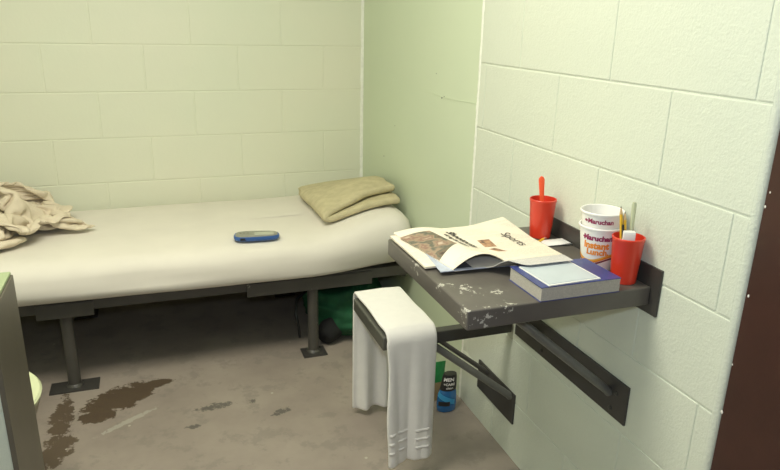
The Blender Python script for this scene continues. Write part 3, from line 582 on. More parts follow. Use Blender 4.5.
17,-9,-1,-17,-15,9,-23,-15,-3,-23,-16,12,-27,-17,14,-22,-27,-7,-17,-34,-4,-16,-34,-2,-15,-33,-3,-29,-4,9,0,-16,18,-14,-11,13,-11,12,17,-7,23,11,20,22,-4,8,27,20,18,23,-24,19,36,3,23,21,-24,31,19,-12,-3,33,-18,6,30,-1,23,11,15,-2,21,4,-7,22,3,-6,-26,8,-15,-21,14,-15,-24,17,13,-23,30,21,-16,26,-10,-24,29,-1,-35,15,-15,-30,14,-6,-24,14,3,-5,25,-4,-6,22,9,10,17,0,25,9,-11,12,-23,4,28,-6,26,24,-4,-4,18,-36,4,32,-27,22,26,-24,7,31,-25,3,26,-25,13,5,-31,-5,18,-20,2,24,-3,-10,9,-16,-19,16,-11,4,22,16,21,15,21,17,-5,33,25,-35,1,22,-29,3,16,-10,34,-10,-15,34,-6,-3,-36,-21,-1,-19,-18,-23,9,-14,-10,17,7,19,6,1,24,8,23,-1,13,-1,23,15,29,1,17,35,14,11,30,22,8,23,32,0,25,0,23,24,-29,4,18,-10,22,22,17,7,11,-12,20,3,-24,4,10,-21,-5,
20,-11,-1,-17,-13,9,-24,-14,-6,-26,-16,3,-27,-17,15,-25,-18,20,-32,-20,-4,-19,-32,-5,-17,-30,-7,-4,-29,12,-19,10,12,2,-16,11,-15,17,5,1,2,28,9,25,12,20,21,-21,15,35,4,25,26,-12,17,35,-6,19,27,-16,14,16,-29,3,30,-4,9,21,7,8,12,18,-10,22,2,-12,-18,16,-10,-24,15,-15,-35,5,-7,-30,24,19,-21,30,14,-20,30,-6,-17,30,-13,-31,12,0,-31,2,-5,-17,19,5,6,20,8,14,16,1,24,4,-11,14,-24,-1,26,-12,27,23,-3,1,26,-30,-4,19,-37,13,30,-26,11,29,-25,22,27,-8,7,22,-20,-1,3,-27,-1,20,-9,-14,8,-14,-17,12,-9,-6,8,26,17,13,25,24,25,21,18,-28,22,33,-32,-3,8,-32,17,-7,-11,38,-21,-8,-23,-11,-4,-27,-12,-8,25,-16,-12,13,11,22,-9,1,8,19,18,23,1,1,9,31,34,12,-10,29,22,8,29,20,9,29,-1,21,30,20,11,23,-13,23,17,-26,1,12,-6,20,22,5,4,0,-4,24,2,-24,6,
22,-11,-2,-17,-13,13,-24,-13,-8,-28,-11,11,-29,-16,-8,-25,-19,20,-27,-21,16,-34,-11,9,-22,-20,-22,-14,-28,6,10,-15,15,-2,-1,22,-16,-6,18,9,16,15,13,28,6,12,29,-14,20,21,-26,26,31,11,16,28,-25,13,24,-22,14,28,3,10,19,-18,3,26,2,1,17,10,-7,16,18,-12,-16,17,-12,-28,11,-17,-27,15,-7,-37,6,2,-32,24,12,-21,32,11,-15,31,-8,-20,19,0,-25,10,-5,-25,8,6,8,19,-7,21,3,15,20,8,-8,26,-3,0,4,-32,18,31,-15,-9,19,-34,8,22,-32,15,31,-23,21,30,-15,12,26,-18,17,24,-6,-1,3,-25,-7,14,-15,-14,13,-12,-20,16,-5,-11,14,23,11,-17,30,26,23,13,18,3,36,24,-31,7,27,-34,9,-2,-16,33,-25,-10,-18,-18,-14,-24,-14,-14,16,-10,-8,18,-6,22,10,19,13,-7,4,11,25,15,13,26,35,18,-5,32,18,-4,29,26,-4,26,17,20,25,-18,18,31,10,10,19,-12,22,8,-27,4,8,-14,12,13,16,13,5,-11,22,
24,-11,-1,-18,-12,13,-24,-12,-9,-27,-10,14,-32,-14,3,-29,-18,-12,-31,-14,13,-29,-18,12,-22,-15,20,-28,-4,-1,-15,-20,-7,-3,-1,20,19,-1,14,21,11,14,20,19,16,10,36,-4,21,11,-33,6,31,-20,21,28,-15,24,26,4,14,27,-8,8,17,-16,4,23,3,-5,21,7,-6,10,22,-15,-20,14,-22,-24,0,-26,-24,14,4,-34,16,-5,-22,27,17,-30,21,3,-24,27,-10,-21,18,-7,-21,11,17,-15,12,7,9,21,-15,20,-3,15,23,6,7,29,7,1,-1,-35,2,20,-29,8,41,-8,14,11,-41,13,22,-28,14,30,-22,21,26,0,7,16,-23,5,19,-11,-9,5,-18,-15,14,-10,-20,19,-1,-20,20,13,-6,-3,34,33,-21,12,15,3,35,30,9,23,25,-38,8,-15,-23,22,6,-32,-6,-31,-6,-5,-6,-22,-9,-10,14,17,-4,1,22,16,21,0,0,5,34,26,17,13,28,24,8,35,20,-3,35,12,-20,25,26,8,25,-23,14,20,-9,24,29,4,2,11,-10,20,-4,-22,-9,3,-8,21,17,2,17,
27,-8,5,-20,-14,8,-25,-12,-9,-28,-10,12,-33,-10,-7,-29,-17,15,-30,-17,-13,-34,-11,2,-20,-16,21,-26,-11,1,-4,-19,16,-1,10,18,-6,27,-2,22,11,16,32,6,3,21,30,9,12,26,-24,12,12,-32,23,30,-2,18,25,-12,17,26,5,7,17,-19,2,23,2,-6,19,9,-7,5,26,-19,-22,6,-26,-21,-4,-20,-25,17,-29,-32,7,4,-29,26,22,-18,25,-11,-24,24,-6,-25,15,14,-16,18,16,-10,14,7,10,18,-2,18,14,7,24,-14,13,22,10,-12,24,-19,15,7,-35,7,29,-26,3,37,-26,33,0,-26,11,20,-29,13,31,-10,13,25,-4,3,3,-22,-7,9,-18,-14,17,-4,-23,21,2,-18,17,19,-25,9,19,11,-9,36,36,-16,7,17,-20,31,25,8,30,9,-37,16,-3,-22,-21,-18,-27,-1,-6,-22,7,-8,13,18,-5,-4,22,3,19,15,6,32,-4,32,10,10,34,14,10,36,4,12,34,19,-5,24,28,-13,22,-7,26,18,-28,5,20,-17,14,21,12,9,-2,-21,7,-13,-19,-2,11,-5,22,
28,-7,3,-22,-16,-4,-27,-10,10,-29,-14,-6,-33,-10,5,-34,-11,-6,-26,-18,19,-30,-14,-12,-29,-14,-3,-18,-18,12,3,-1,21,-8,19,8,7,4,20,18,21,-7,22,25,-2,30,17,16,0,16,-39,24,27,-12,24,28,-3,18,25,-10,18,21,10,4,20,-17,0,22,0,-6,17,10,-8,-4,27,-27,-14,-6,-23,-26,-1,-30,-18,9,-19,-29,20,-17,-36,9,13,-24,28,10,-16,27,-7,-25,11,15,-4,22,-5,1,23,12,11,11,22,2,12,10,28,3,-7,25,-19,7,30,1,-1,20,-34,21,16,-35,4,38,-19,24,8,-34,31,-1,-18,8,26,-20,4,24,-14,7,21,8,-3,0,-21,-16,10,10,-22,22,-9,-23,-5,24,-33,-4,6,9,33,21,10,-8,41,36,-23,4,14,-29,24,27,-1,22,-5,-34,11,-5,-24,-13,-6,-21,8,-6,0,21,-6,11,20,-1,24,6,7,29,-18,32,11,8,36,7,9,37,-3,6,26,24,-9,21,-10,26,30,13,2,26,-16,13,15,-25,5,20,3,14,-2,-18,7,-17,-13,-11,-11,-13,17,
27,-11,-1,-24,-14,2,-28,-11,6,-32,-13,0,-32,-13,-6,-35,-8,8,-31,-13,-10,-23,-20,16,-25,-15,-14,-17,-10,16,-5,24,6,2,12,17,10,-13,23,20,22,11,23,27,-6,10,10,-33,21,28,-10,26,27,-5,23,26,-6,16,26,-9,17,23,3,4,18,-14,-1,19,6,-9,17,13,-13,-16,17,-28,-8,-12,-22,-20,19,-35,-4,11,-13,-35,7,-27,-29,5,11,-34,12,0,-21,25,8,-8,25,-5,5,24,14,-15,9,16,5,12,-8,20,11,21,24,-4,18,21,10,-5,16,-31,13,32,-20,8,32,-25,21,11,-33,16,33,-22,32,-1,-21,9,17,-24,7,20,16,6,13,-15,-8,16,-10,-15,6,16,-28,10,9,-17,-31,-7,-38,-3,5,-10,18,33,18,36,11,19,-8,38,22,-28,20,24,-23,-7,8,-31,13,2,-15,24,2,-23,3,-16,10,11,1,7,23,-16,18,-17,21,-3,23,35,12,6,30,6,-20,34,19,-4,26,-2,22,28,24,2,20,-26,10,22,-18,11,30,4,-6,-1,-19,18,11,-14,11,-15,-16,0,-24,4,-9,
25,-10,7,-26,-14,3,-29,-10,-10,-33,-14,1,-33,-7,13,-33,-12,6,-29,-10,-19,-27,-19,0,-22,-20,8,-16,8,18,-12,0,21,11,16,-16,-3,22,9,24,16,9,38,3,3,13,19,-28,25,29,2,24,29,-5,21,23,-16,17,27,2,13,20,-12,5,22,6,0,22,0,-11,12,16,-19,-18,-2,-27,-17,0,-26,6,24,-33,-21,10,-30,-13,22,-34,-23,3,-9,-42,12,35,-19,-6,7,-7,28,5,-13,20,-7,11,20,11,9,15,24,-11,-4,22,20,9,-5,26,-16,14,34,-16,1,17,-35,21,34,-14,17,27,-23,33,-4,-21,14,33,-9,20,4,-26,5,24,15,-3,22,-3,-5,9,-17,-21,12,6,-18,-3,20,-25,-25,8,-38,0,-2,-22,-31,14,15,41,2,17,28,27,22,-13,33,20,-24,16,14,-28,12,7,-28,-6,6,-10,21,-14,10,14,-23,6,2,20,-20,13,16,-8,21,35,14,3,35,18,-10,33,7,-20,27,6,21,26,25,-8,24,-13,22,4,-30,-12,15,-20,6,22,9,14,-5,-22,3,-11,-20,3,-20,13,-10,
25,-12,-1,-28,-11,-5,-31,-10,6,-34,-13,1,-35,-11,1,-32,-8,16,-26,-4,-23,-27,-15,8,-22,-19,7,-16,-7,17,-6,7,23,-1,24,3,14,21,-10,25,-2,-20,28,23,-6,20,27,17,28,21,-18,25,27,-12,22,25,-6,18,26,4,11,22,-12,2,21,12,-1,21,-8,-12,6,22,-21,-19,-6,-28,-16,3,-26,6,21,-32,-22,7,-32,-1,25,-27,-24,10,-36,-21,6,25,-22,8,-13,-19,12,16,2,17,12,11,10,20,-13,-1,18,13,10,31,2,-3,5,33,-9,-1,20,-26,10,26,-35,29,30,-3,21,33,-13,33,-7,-20,15,32,-5,18,9,-21,3,22,11,-3,15,-14,-9,18,2,-22,4,17,-15,-25,4,-31,7,17,-35,-19,5,-21,-30,-18,-11,15,34,28,31,-8,13,26,31,18,-29,15,19,-25,9,15,-17,19,-1,-7,22,-21,5,-4,6,-7,21,13,-15,17,18,-25,-10,36,0,13,33,18,-15,34,5,12,15,32,-15,29,-9,16,33,7,5,11,-29,3,6,-26,-8,18,3,17,1,-17,14,-19,-8,-15,-21,9,-10,
21,-11,2,-30,-10,-7,-33,-11,9,-34,-12,-9,-36,-12,2,-31,-6,19,-26,-5,-19,-24,-6,18,-27,1,4,-23,-2,4,0,5,18,11,4,25,17,21,-12,27,-4,-21,21,31,7,25,21,-23,32,25,5,26,23,-17,19,28,4,18,20,-15,7,21,14,3,21,-12,-1,21,2,-14,8,18,-27,-12,8,-30,-12,4,-29,-23,3,-40,6,-10,-21,-17,31,-23,-22,21,-27,-12,-6,-22,-20,6,13,5,30,17,-11,0,19,0,5,11,10,17,24,4,-4,28,-5,-16,15,30,-8,4,25,-24,9,26,-26,34,23,9,25,31,-10,33,-2,-20,8,23,-15,15,23,11,3,12,-24,0,21,2,-11,12,15,-21,1,15,-17,-25,4,-31,-3,17,-38,-14,9,-17,-23,-32,-23,-12,28,-1,37,15,35,16,4,20,23,16,12,-25,21,18,-17,14,-16,-7,11,3,-2,24,17,-13,13,5,-26,-14,25,-22,-3,32,-16,10,37,11,4,8,34,-13,36,-7,6,32,-2,11,32,11,1,19,-17,16,1,-23,-18,14,-5,16,-5,-20,9,-18,5,-17,-23,8,-10,
16,-13,3,-30,-9,-10,-34,-10,8,-37,-9,0,-35,-14,-7,-30,-6,18,-29,-8,-16,-29,-6,1,-24,-4,11,-16,2,18,1,5,21,16,18,1,21,21,10,27,-3,-22,20,29,-14,32,26,-2,27,22,-13,26,29,8,19,18,-22,13,20,16,10,22,-14,5,23,-2,-4,15,12,-18,3,15,-29,-10,-4,-31,-14,10,-32,-15,-12,-34,-3,15,-39,-14,0,-32,-1,24,-7,-33,4,-20,-18,-3,11,16,23,6,12,20,17,3,4,21,7,10,25,-4,-14,26,-5,-14,30,23,-1,0,36,-11,19,16,-30,34,17,11,26,31,-1,25,8,-27,15,12,-28,14,21,17,3,14,-19,-4,17,15,-11,8,14,-22,-1,16,-27,-14,12,-25,-25,-9,-33,-1,23,-16,-16,-35,-24,-18,26,-32,16,18,36,13,4,25,24,-1,27,13,12,-1,-4,25,3,-12,22,8,-10,17,7,-23,-9,20,-21,3,26,-15,12,23,-27,-18,40,9,7,18,35,-3,29,12,17,22,-25,-9,25,-15,9,29,3,8,7,-10,20,15,-18,-7,-15,-15,-5,-17,11,-14,-25,5,-11,
13,-13,0,-33,-9,-9,-33,-7,15,-36,-10,-11,-36,-15,-2,-33,-7,15,-27,-8,-13,-30,-5,2,-24,-7,5,-6,14,20,0,0,23,18,18,7,24,21,4,25,23,-15,25,6,-28,31,27,-1,24,30,7,25,15,-26,17,26,13,13,19,-14,14,22,-2,3,24,2,-8,8,21,-25,-2,-4,-25,-3,16,-30,-11,-13,-34,-20,-3,-32,-1,19,-35,-4,10,-33,-14,14,-27,-15,-15,-9,-29,8,17,11,22,9,11,16,11,21,-2,22,-5,4,19,15,-13,32,-2,-9,30,15,-4,11,38,4,23,-1,-28,25,28,0,34,24,4,21,21,-17,15,1,-31,17,20,13,-2,21,-6,-10,-5,19,-6,18,13,-23,-6,12,-27,-12,15,-24,-26,-12,-34,2,23,-13,-18,-36,-30,5,30,-35,-21,7,14,23,25,30,13,-12,28,10,-3,18,8,20,9,2,20,10,-6,19,7,-23,-6,19,-14,21,10,-25,-21,37,-8,5,36,-6,-15,21,32,1,31,8,17,24,-9,15,24,-19,-2,13,9,24,19,-14,10,-9,-13,-20,-5,-21,-10,-17,-8,-13,-20,15,-11,
10,-16,-2,-36,-8,-8,-35,-6,18,-33,-9,-18,-34,-7,18,-34,-15,1,-29,-8,-10,-27,1,9,-25,-12,3,-16,11,16,15,20,3,22,7,17,25,19,6,27,23,-12,26,11,-30,31,26,4,23,32,7,26,12,-21,17,28,6,12,21,-14,7,22,11,8,19,-8,-21,-5,10,-20,7,15,-28,-6,10,-25,-9,-24,-36,-14,9,-35,-6,17,-35,-2,-7,-23,-11,22,-28,-5,-18,-14,-26,2,11,14,19,13,10,18,15,-9,15,9,19,-20,22,16,-13,30,9,-9,30,19,0,29,6,20,27,14,-25,21,27,-16,35,17,9,23,21,-12,15,9,-27,7,27,-1,6,13,19,-12,-12,14,-11,11,18,-27,-10,-8,-20,-4,25,-27,-25,-3,-34,-2,26,-13,-18,-34,-28,7,25,-34,-20,-10,-4,13,37,22,11,-19,25,12,9,25,3,3,9,3,22,21,6,2,22,-1,14,22,-19,13,6,-26,-22,35,3,12,24,-5,-30,31,-5,22,32,8,12,26,18,4,11,-8,24,20,-15,-6,22,-10,14,-5,-17,-13,-22,0,-13,-9,-15,-17,-23,11,-12,
-3,-5,16,-28,-18,-18,-38,-8,11,-34,-10,-18,-39,1,4,-25,-20,18,-30,-2,1,-26,-5,-2,-19,7,14,-20,-7,14,20,20,-7,18,22,-4,27,17,9,35,15,4,27,14,-26,26,28,14,28,30,-4,25,14,-20,7,28,-13,14,19,14,10,17,-10,7,22,9,-20,2,13,-24,-1,12,-31,-11,-1,-34,4,-8,-28,-27,0,-39,-3,10,-35,0,-14,-17,-14,27,-23,-1,-19,-12,-23,10,6,20,7,12,0,18,22,-5,16,15,17,-3,20,7,-23,29,17,-2,27,16,-9,32,10,18,15,35,-8,32,3,-22,17,30,-18,35,3,2,12,27,-3,16,13,-16,4,14,18,-10,0,22,-21,-11,9,-27,-7,-7,-14,-1,30,-31,-21,7,-35,-12,14,-23,-16,-26,-17,11,31,-24,-17,-26,-25,4,34,26,13,-16,14,14,20,26,0,-7,20,4,8,18,3,12,26,9,-2,27,-2,9,18,-28,-8,25,20,22,27,-2,-32,31,-26,5,33,-4,14,27,9,16,9,23,16,20,-12,7,0,-20,-10,8,-18,-8,-13,-18,-2,-14,14,-19,-21,-14,-17,
-13,-6,15,-21,-26,-19,-34,-4,-20,-35,-10,16,-36,-8,-9,-37,-8,-3,-14,-13,29,-18,18,5,-18,1,12,-20,-8,8,5,22,1,28,8,-15,26,19,-8,37,13,7,32,19,-17,27,29,13,26,27,-14,25,27,1,8,14,-26,13,21,11,12,18,-7,-6,14,16,-17,9,18,-29,-6,-4,-32,-4,-12,-33,-3,17,-34,-17,6,-31,-4,-19,-37,-9,3,-19,-15,22,-25,-7,-18,2,-8,27,-2,25,8,17,-13,1,9,22,1,26,-8,10,25,14,-10,28,9,-12,27,14,-10,29,27,2,22,29,16,29,17,-17,15,5,-35,20,22,-13,26,10,11,20,14,-4,4,12,17,-23,-2,5,-15,-13,17,-30,-8,0,-8,-1,33,-33,-19,14,-31,-5,-19,-30,-26,5,-19,9,28,-18,-15,-26,-37,8,9,27,12,13,20,12,13,25,1,-10,20,2,4,22,5,5,23,12,-10,31,6,6,33,-14,7,3,35,15,41,-12,-4,30,-17,-17,32,-13,5,23,14,17,17,15,17,19,-14,5,-12,-17,-12,-7,-18,-6,14,-23,-3,-24,-13,-1,-7,-5,-29,
2,-24,-6,-38,-16,-2,-26,-15,-30,-35,-4,19,-36,-2,6,-27,-18,-12,-32,2,5,-17,11,11,8,-1,21,-19,-4,10,1,26,10,24,19,-8,30,3,-21,33,18,-12,33,22,12,33,22,-5,22,26,-16,26,25,4,12,17,-23,15,22,4,3,18,12,-8,13,16,-26,4,-6,-28,-4,-5,-29,2,18,-35,-12,7,-30,-8,-22,-36,-12,2,-29,-2,23,-26,-18,-14,-31,-11,-1,-7,8,25,15,14,17,23,-1,9,8,8,-21,25,2,2,27,8,12,26,20,-4,28,3,-14,19,30,6,36,19,-5,30,23,-11,16,5,-32,21,17,-17,24,15,-2,7,10,21,10,9,17,-23,-3,3,-22,-17,-3,-22,-6,20,-11,-3,28,-26,2,-18,-34,-23,5,-25,-13,26,-35,-7,12,-24,-12,-21,-23,19,21,26,7,12,26,5,1,23,6,-2,15,-2,-14,24,5,-2,19,15,11,33,-1,-3,31,16,-14,8,36,14,41,-8,-3,37,-8,3,29,-18,-9,15,17,18,24,-1,9,19,-14,2,1,-22,-1,-3,-22,-2,-22,-5,-14,9,-30,2,-14,-20,-21,
-3,-24,-7,-34,-10,-19,-39,-10,12,-37,-4,-16,-24,-18,24,-31,-9,3,-26,6,9,-21,7,-12,-5,6,19,14,-4,13,-3,24,17,14,16,-22,34,17,6,31,4,-24,34,22,5,30,25,-15,26,27,8,26,21,-6,16,19,-17,8,22,10,4,18,13,-21,9,-4,-27,2,3,-29,-2,4,-30,0,14,-27,-9,-18,-36,-13,-6,-28,3,25,-31,-16,-5,-31,-18,-8,-18,9,19,-19,-6,17,12,18,15,15,11,3,24,-10,-10,28,4,-3,28,8,-6,29,19,0,33,15,4,18,21,-22,30,16,6,29,25,0,21,16,-23,22,15,-17,22,0,-14,14,10,17,-3,5,21,-21,-1,10,-22,-17,-4,-5,8,25,-29,-10,-9,-31,-5,21,-29,-27,-5,-39,-7,6,-27,-13,24,-34,-4,-8,9,23,21,28,4,2,14,13,18,22,1,-5,6,-6,-21,25,6,-4,22,14,12,25,1,-23,20,32,-12,34,24,2,36,14,-5,36,-3,7,30,-14,-6,21,11,16,22,-8,5,-5,-20,6,-4,-21,2,22,-8,-11,-2,-29,-6,-12,-25,-11,3,-30,-12,
-15,-24,-12,-38,-2,14,-31,-21,-20,-37,-5,-8,-33,-7,16,-27,12,-11,-28,-4,8,12,-9,22,-18,9,18,-9,9,17,27,8,9,12,31,-9,28,7,-25,35,16,10,32,10,-24,28,27,11,28,21,-14,26,20,-2,16,23,0,5,21,11,-11,17,10,-22,6,-8,-26,1,-4,-20,7,23,-30,-11,-16,-39,-5,4,-36,-13,-4,-27,3,25,-21,-20,-17,-17,27,12,-11,-16,19,-17,-19,-7,10,15,20,-9,18,12,28,-11,-5,29,3,-6,21,25,-1,33,6,-4,24,14,-24,35,15,-4,28,18,11,22,21,-18,27,15,-19,22,17,1,20,-2,-16,23,5,12,-21,8,5,-15,-10,17,3,6,25,-29,-10,-8,-29,-5,19,-36,-15,3,-35,-13,16,-32,-20,-14,-34,-5,17,-20,10,23,30,11,-5,19,6,19,12,13,15,22,0,-6,-4,-6,-22,23,5,-13,27,15,1,33,15,2,18,17,-29,29,26,-17,31,24,-9,35,0,4,32,8,-3,25,-8,13,22,-9,4,3,-22,7,-17,-14,-2,8,-25,3,11,-15,-25,-2,-29,-12,-13,9,31,
-26,-21,-8,-31,-9,24,-39,-2,-1,-30,-20,-17,-31,0,-12,-28,7,5,-11,-4,25,-12,16,15,-1,-19,9,2,13,22,29,11,-15,13,27,17,28,21,-13,29,7,-26,34,17,13,31,15,-20,26,23,11,9,30,3,24,12,-1,3,20,11,-15,10,-12,-23,5,3,-20,9,10,-32,2,-4,-37,-6,3,-33,-15,-12,-21,6,31,-27,-18,-7,-14,22,12,-17,-18,-18,-2,-8,24,-10,6,17,-22,13,13,24,0,-2,6,18,16,26,-6,-9,30,11,-7,19,1,-30,32,12,-12,30,19,7,26,19,-19,35,11,-2,13,31,3,23,3,-16,24,6,2,12,-5,-20,7,3,25,-9,2,23,-31,-5,0,-24,-5,21,-32,-12,-8,-37,-15,5,-39,-14,8,-36,-11,11,-23,-1,27,27,20,1,-15,13,21,19,4,18,19,-7,-13,7,18,13,15,-8,-19,21,1,-20,29,11,-12,33,16,-9,25,31,1,27,15,-29,28,29,-2,27,-1,-25,26,6,17,25,-9,-5,22,3,-7,13,-17,0,-3,-23,1,-21,-20,3,9,-19,-24,-7,0,34,8,-27,-22,
-32,-20,-5,-19,-21,27,-39,0,-3,-37,-6,4,-30,6,-9,-27,1,-17,-15,8,20,10,23,-7,-8,1,29,-5,-20,17,34,9,11,31,13,0,18,29,-19,38,8,4,29,16,-23,33,11,12,6,33,10,26,16,1,17,16,8,-9,20,0,-14,5,-16,-18,7,15,-29,5,-3,-30,-4,-17,-35,-3,-2,-17,-1,36,-35,-7,8,-25,15,23,4,-20,-29,-21,-13,-10,-30,10,7,-14,17,10,17,-11,14,7,5,24,10,15,19,27,6,1,23,0,-23,29,17,-10,32,9,-14,22,7,-27,33,16,1,16,29,4,31,11,-2,27,7,-5,7,3,-24,19,-7,-2,4,0,20,-18,6,17,-21,0,20,-29,-17,-5,-35,-8,6,-31,-3,26,-36,-15,5,-35,-19,4,24,24,16,-28,7,14,31,3,3,2,-1,23,-3,22,7,20,7,7,17,-4,-17,17,9,-23,30,-2,-17,27,28,-5,37,15,-12,29,19,-22,21,21,-26,30,19,6,22,-14,-17,14,15,-20,15,-13,9,9,-18,8,-3,-15,-22,-16,-23,0,10,-5,29,-5,-30,-11,14,-30,17,
-14,-37,4,-37,0,3,-33,-13,16,-25,3,-24,-30,-2,6,-6,12,23,-9,4,-23,-20,15,4,-9,14,27,24,-14,3,12,-6,26,35,19,-8,23,24,8,25,16,-23,39,6,-2,16,24,21,30,15,-2,18,18,11,-1,23,7,-11,18,-1,-12,-1,-20,-24,8,5,-27,5,-14,-24,6,23,-35,-16,0,-27,4,25,-19,13,31,-7,-20,-30,-26,7,11,-33,-2,-6,-23,-6,-8,-6,13,18,15,0,19,18,-15,3,14,11,12,30,8,0,23,23,9,28,2,-21,18,9,-30,35,9,-11,16,32,-1,32,9,2,30,8,-6,11,11,-22,20,-6,-15,21,-7,6,-12,8,16,-18,3,19,-13,-5,30,-34,-4,4,-34,-20,-7,-25,-4,29,-36,-18,-11,17,16,29,-34,2,8,30,9,10,-25,6,14,-4,14,19,15,13,14,22,-4,-8,10,-2,-27,23,7,-20,34,17,2,33,13,-16,28,13,-28,18,25,-28,36,14,-11,31,18,5,-2,9,-29,16,2,-20,14,-15,8,18,-6,-15,-13,-9,28,8,-16,18,-8,-35,-2,5,-40,4,14,-31,6,
-31,-28,-3,-29,-1,22,-31,-10,-15,-14,14,18,-31,1,8,-5,-1,-24,-13,11,14,-7,8,-19,-15,23,8,7,-4,29,29,-18,5,18,32,-2,33,15,2,35,4,-1,27,20,15,33,7,-12,21,14,20,3,23,12,-4,23,5,-10,13,-15,-21,8,0,-21,-3,-17,-12,11,25,-37,-3,-1,-14,2,34,-26,6,26,-21,-15,-30,-35,2,6,-26,4,-16,-12,-10,31,-16,12,8,-25,7,1,15,1,17,20,-11,3,27,-9,1,13,29,4,35,6,4,21,7,-27,32,4,-19,22,30,-3,30,12,-5,28,5,-12,13,17,-21,24,0,-10,21,5,11,14,-15,-10,-1,3,23,-18,1,19,-26,-5,14,-34,-6,-3,-19,-9,29,-33,-16,-12,7,7,32,-38,3,6,31,10,15,-25,4,16,-13,11,22,-1,16,18,19,10,6,16,-7,-16,22,11,-13,6,0,-33,34,11,-8,27,16,-24,22,20,-30,33,14,-21,35,19,-2,32,14,1,17,11,-21,1,-3,-24,1,-10,-22,18,-15,2,-8,-10,26,-2,-13,30,22,-26,19,12,-38,2,-19,-17,-2,
-31,-25,0,-19,-6,30,-32,6,7,-14,11,-28,-25,-5,10,-18,12,-11,-9,9,18,1,2,-22,-15,22,11,26,-5,9,2,12,29,39,-8,-4,32,21,-8,28,9,20,28,14,-14,32,4,5,7,21,20,2,22,11,-5,20,-9,-10,15,14,-9,-7,-20,-20,10,13,-26,7,21,-35,-5,1,-10,8,37,-36,-4,-6,-30,1,-25,-31,4,-19,-23,-6,24,-18,23,-2,-9,-17,15,-4,-8,19,2,9,21,18,-10,-12,19,13,17,31,7,8,30,6,-16,34,4,-7,23,27,-5,32,7,-19,30,8,-14,8,16,-25,27,4,-12,20,12,13,14,-4,-18,10,-4,18,12,-11,18,-24,0,13,-32,-2,-6,-12,-8,32,-34,-12,-7,-2,2,33,-38,1,7,32,9,17,-24,6,21,1,15,27,-22,4,14,4,16,16,17,12,6,21,4,-13,16,-2,-24,3,0,-34,18,10,-32,26,19,-25,38,14,-14,31,14,-23,34,18,-4,31,12,-6,4,18,-23,20,-9,-6,-5,-10,-20,14,-18,-6,14,-16,17,-4,-14,33,-5,-23,36,22,-30,11,22,4,-40,
-26,-27,5,-22,-2,27,-14,13,-24,-27,8,-13,-21,15,6,-20,-4,14,-3,19,-11,-7,20,4,7,-7,24,13,22,8,21,-23,9,15,23,17,36,-9,-15,26,26,-3,32,-3,-6,25,6,16,4,21,18,-3,23,1,-8,20,-3,-3,4,22,-19,5,-14,-29,15,-1,-5,-12,29,-25,2,25,-23,17,-27,-38,-11,-2,-39,0,-5,-33,10,-3,-20,25,-5,-8,-16,17,-21,5,14,-2,-10,19,11,-7,16,21,-17,7,27,12,12,30,5,6,32,17,4,34,15,-3,30,9,-16,31,9,-16,22,5,-28,11,12,-26,25,12,6,19,1,-15,20,-7,-10,20,-7,11,-24,5,10,-21,1,17,-5,-15,29,-34,-5,-2,-7,-4,36,-37,3,9,33,5,20,-25,10,23,11,13,29,-14,10,23,-22,3,12,7,17,14,20,12,3,19,4,-15,7,-4,-30,12,2,-33,18,8,-33,17,16,-35,31,15,-25,37,16,-5,34,14,-8,24,12,-21,0,19,-21,20,-8,6,16,-12,-7,2,-24,-14,6,-7,26,11,-32,5,-12,-30,34,42,-7,-12,41,4,-18,
-21,-20,22,-18,13,-24,-27,8,-6,-20,16,13,-21,3,-13,-15,18,1,0,2,20,-10,20,-8,6,11,24,17,11,16,18,-24,5,20,13,23,33,-5,-11,30,10,-18,29,1,-9,14,12,19,3,21,15,-5,22,-3,-10,18,6,-1,-3,26,-20,14,-2,-30,6,-8,-6,-14,31,-30,16,-11,-19,15,-28,-37,14,-8,-35,-14,-5,-23,23,-9,-13,-16,20,-22,-4,7,6,-10,21,-10,-9,20,18,-1,4,9,26,-1,27,-17,16,29,9,6,32,4,14,33,9,13,35,9,-7,28,8,-19,11,13,-30,27,5,-12,24,7,-4,13,0,-20,21,-8,-2,4,8,20,-5,2,27,-24,-18,-5,-29,3,9,-10,-10,36,-34,4,13,34,1,21,-20,8,31,-8,12,30,15,9,27,-23,8,14,-16,10,16,8,16,11,15,1,-19,25,10,-3,17,16,-20,11,2,-35,16,12,-35,18,10,-36,15,-2,-39,37,15,-8,33,12,-12,13,18,-23,6,12,-23,21,-2,-10,13,-17,3,2,-9,21,15,-23,-9,0,-27,21,38,2,-4,29,-19,-17,36,19,-13,
-29,-14,-7,-16,15,-24,-21,6,12,-18,16,-12,-19,1,15,-1,19,6,-13,12,-16,-10,13,18,23,4,8,8,12,22,18,1,25,27,-14,6,21,2,-19,24,10,-19,30,-4,1,9,16,18,0,20,11,-7,21,3,9,8,20,-22,3,10,-10,6,-19,-12,4,24,-28,18,-16,-37,2,1,-27,19,-18,-19,12,-30,-33,11,0,-16,-21,14,-17,-21,17,-17,-2,17,-9,23,-4,5,10,19,9,-30,2,25,-1,10,19,32,3,28,15,15,30,5,15,31,-17,5,31,18,-2,30,-14,-13,31,10,3,24,2,-17,10,6,-22,19,-4,-12,14,6,16,18,-8,14,-9,-2,27,-29,8,9,-37,-14,-2,-27,3,23,22,-3,32,21,12,31,-3,25,25,-23,-15,22,-17,8,16,-14,8,22,1,15,23,17,14,3,14,11,-15,-2,-4,-30,20,18,-18,34,10,-14,15,23,-30,19,5,-39,14,1,-39,16,-2,-36,34,11,-8,20,13,-21,0,11,-24,17,0,-16,7,-12,19,11,-17,10,17,-24,2,31,11,-14,36,3,-3,32,-18,-14,37,-7,-11,
